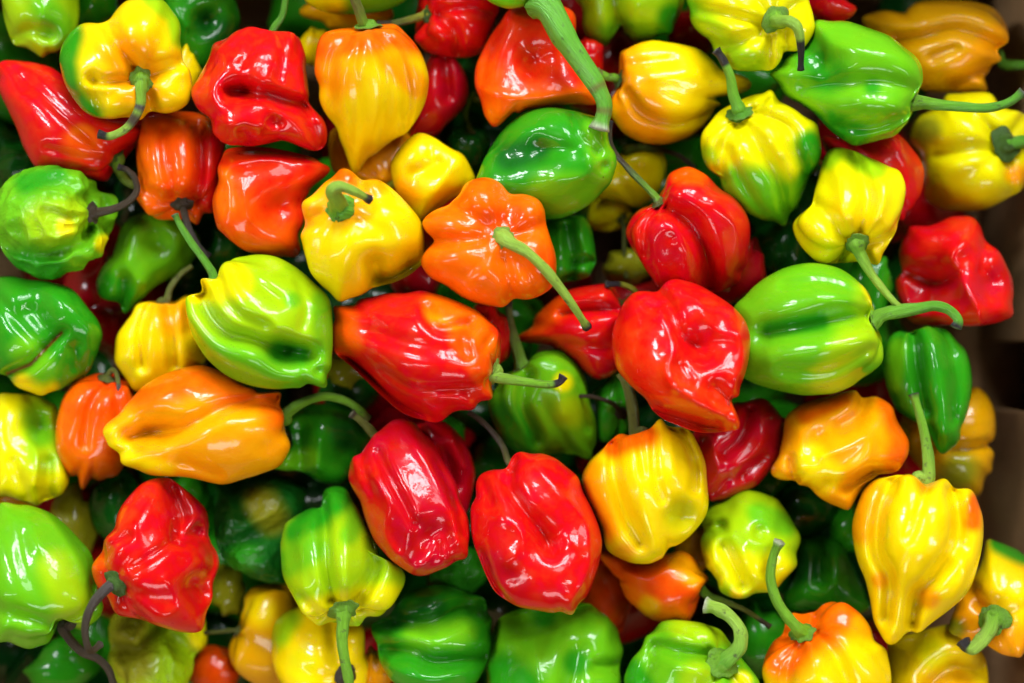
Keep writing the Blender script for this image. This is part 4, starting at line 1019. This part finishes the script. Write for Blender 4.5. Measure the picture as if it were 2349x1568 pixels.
pepper("bright green pepper with rippled lobes right of the pumpkin-like orange one",
    [1240,520, 1262,505, 1290,500, 1330,495, 1355,520, 1364,573, 1366,601, 1352,632, 1330,643, 1302,646, 1281,660, 1255,650, 1240,590],
    -28, 'G', el=-20, az=150, n=5, ld=.12, strokes=[(8,10,1285,530,1290,580), (10,-14,1300,520,1312,600,1310,640), (9,10,1330,540,1345,580), (9,-12,1320,600,1360,600)])
pepper("dark olive pepper deep in shadow above the stubby black stem tip", ell(1440,615,58,45), -56, 'OL', el=10, az=60, big=False)
pepper("crimson crumpled pepper between the largest red and the orange knobbly ones",
    [1605,960, 1680,925, 1699,924, 1737,913, 1765,924, 1790,952, 1806,966, 1803,1008, 1795,1045, 1772,1070, 1751,1098, 1738,1112, 1710,1126, 1668,1147, 1640,1150, 1626,1143, 1600,1105, 1590,1045, 1590,1000],
    -24, 'CR', el=-30, az=60, n=4, lum=.06, strokes=[(8,-14,1720,940,1700,1000,1660,1040), (10,10,1750,960,1740,1030,1690,1070), (12,-12,1700,1090,1750,1050), (9,9,1640,1000,1650,1080), (9,-8,1670,1100,1640,1130)])
pepper("dark green round pepper low behind the tall curving stem",
    [1832,1242, 1877,1231, 1920,1242, 1944,1270, 1960,1308, 1985,1354, 1995,1395, 1940,1420, 1880,1400, 1820,1405, 1795,1370, 1810,1340, 1825,1310],
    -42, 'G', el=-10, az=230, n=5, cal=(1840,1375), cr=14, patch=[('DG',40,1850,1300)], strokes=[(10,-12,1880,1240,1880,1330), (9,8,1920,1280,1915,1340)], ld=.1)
pepper("small green pepper tucked against the creased glossy yellow one", ell(1945,1215,42,55), -42, 'G', el=10, az=60, big=False)
pepper("green pepper with pale shine behind the hanging brown-edged stem", ell(1995,660,56,75), -34, 'G', el=-10, az=60, big=False, lum=.06)
pepper("dark green pepper in the gap left of the lemon yellow one", ell(1790,575,70,70), -46, 'DG', el=-10, az=60, big=False)
pepper("lime green pepper at the bottom edge with thick pale curving stem",
    [1499,1449, 1513,1431, 1541,1423, 1576,1426, 1619,1435, 1654,1449, 1675,1477, 1699,1509, 1724,1537, 1742,1568, 1740,1620, 1680,1680, 1540,1680, 1450,1620, 1433,1568, 1436,1540, 1450,1510, 1471,1488, 1482,1463],
    -5, 'LG', el=55, n=5, ld=.1, cal=(1652,1524), cr=33, stem=[1672,1510, 1693,1485, 1693,1450, 1672,1420, 1645,1402, 1616,1393], sr=(17,14), zend=105, zm=15, scheme=('sv','sl','sw'), tipf=.94, caltint='sg',
    patch=[('LM',40,1570,1440,1640,1450), ('LY',24,1700,1560), ('G',30,1450,1540,1480,1580), ('LM',50,1600,1560)],
    strokes=[(10,-22,1505,1482,1560,1497,1625,1505), (10,-12,1495,1500,1480,1560), (12,-12,1640,1560,1600,1620), (14,10,1560,1450,1620,1470), (14,10,1550,1530,1600,1540), (10,-12,1672,1545,1700,1580)])
pepper("dim green pepper between the thick pale stem and the orange and yellow fruit", ell(1745,1475,62,95), -40, 'G', el=10, az=100, big=False)
# --- top edge and deep fill seen through the gaps
pepper("lime green bumpy pepper in the top left corner",
    [7,28, 16,70, 32,102, 63,112, 75,121, 98,132, 116,123, 140,112, 172,80, 182,20, 170,-50, 110,-85, 40,-70, 5,-20],
    -18, 'LM', el=-30, az=120, n=5, lum=.06, patch=[('LG',40,100,20,130,60)], strokes=[(12,-14,30,90,70,70,110,80), (12,9,100,20,90,60)])
pepper("plain green pepper behind the yellow-green one in the top left", ell(215,10,60,62), -36, 'G', el=10, az=90, big=False)
pepper("yellow lobe of a pepper showing right of the yellow-green one", ell(418,165,42,58), -22, 'Y', el=-10, az=60, big=False)
pepper("dark green glossy pepper at the top between yellow-green and red wrinkled ones",
    [380,-40, 450,-60, 520,-30, 548,30, 545,70, 520,110, 490,140, 455,165, 420,130, 380,60], -32, 'G', el=-30, az=60, n=4, patch=[('DG',40,480,60,520,90)], strokes=[(20,-18,470,50), (9,9,400,20,430,60)])
pepper("green and yellow pepper cut off at the top behind the orange one's stem",
    [690,-40, 697,0, 721,21, 757,33, 792,35, 844,32, 890,25, 936,0, 950,-40, 900,-100, 760,-100], -16, 'LG', el=10, az=90, n=4, patch=[('LY',40,720,0,760,10)])
pepper("dull orange pepper below the cut-off green and yellow one", ell(795,25,105,48), -40, 'BY', el=10, az=90, big=False)
pepper("red pepper at the top with yellowish stem pointing left",
    [962,-25, 956,15, 952,55, 950,85, 964,105, 985,123, 1024,130, 1073,132, 1108,119, 1122,98, 1132,56, 1145,20, 1120,-40, 1040,-60],
    -24, 'R', el=22, n=5, ld=.1, cal=(982,36), cr=20, stem=[962,40, 940,46, 905,54, 868,56], sr=(11,7), zend=40, scheme=('sy','so','sb'), tipf=.7, caltint='sd', strokes=[(9,-14,1010,40,1040,70,1050,120), (9,-10,1010,25,1080,20,1130,30)])
pepper("deep red pepper in shadow right of the pointed orange one",
    [978,140, 1002,122, 1034,126, 1062,158, 1076,197, 1069,239, 1031,281, 1002,312, 940,323, 935,281, 950,220], -34, 'CR', el=-10, az=60, n=4, strokes=[(10,-12,1020,140,1030,220)])
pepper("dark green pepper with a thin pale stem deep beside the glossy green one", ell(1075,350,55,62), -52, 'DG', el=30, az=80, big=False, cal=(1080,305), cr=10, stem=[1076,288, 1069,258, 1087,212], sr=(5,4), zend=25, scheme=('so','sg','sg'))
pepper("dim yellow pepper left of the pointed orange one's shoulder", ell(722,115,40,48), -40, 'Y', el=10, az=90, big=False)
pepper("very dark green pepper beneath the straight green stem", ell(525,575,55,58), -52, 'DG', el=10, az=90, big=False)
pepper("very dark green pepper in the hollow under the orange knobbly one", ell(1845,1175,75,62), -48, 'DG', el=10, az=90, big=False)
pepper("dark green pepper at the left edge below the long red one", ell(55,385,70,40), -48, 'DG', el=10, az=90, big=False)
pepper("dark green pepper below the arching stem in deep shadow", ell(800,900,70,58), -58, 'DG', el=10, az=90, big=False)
pepper("orange-brown sliver of pepper under the yellow-green dimpled one", ell(30,1150,62,40), -50, 'BY', el=10, az=90, big=False)

# --- bottom layer, hidden in the dark of the box
rg = np.random.default_rng(5)
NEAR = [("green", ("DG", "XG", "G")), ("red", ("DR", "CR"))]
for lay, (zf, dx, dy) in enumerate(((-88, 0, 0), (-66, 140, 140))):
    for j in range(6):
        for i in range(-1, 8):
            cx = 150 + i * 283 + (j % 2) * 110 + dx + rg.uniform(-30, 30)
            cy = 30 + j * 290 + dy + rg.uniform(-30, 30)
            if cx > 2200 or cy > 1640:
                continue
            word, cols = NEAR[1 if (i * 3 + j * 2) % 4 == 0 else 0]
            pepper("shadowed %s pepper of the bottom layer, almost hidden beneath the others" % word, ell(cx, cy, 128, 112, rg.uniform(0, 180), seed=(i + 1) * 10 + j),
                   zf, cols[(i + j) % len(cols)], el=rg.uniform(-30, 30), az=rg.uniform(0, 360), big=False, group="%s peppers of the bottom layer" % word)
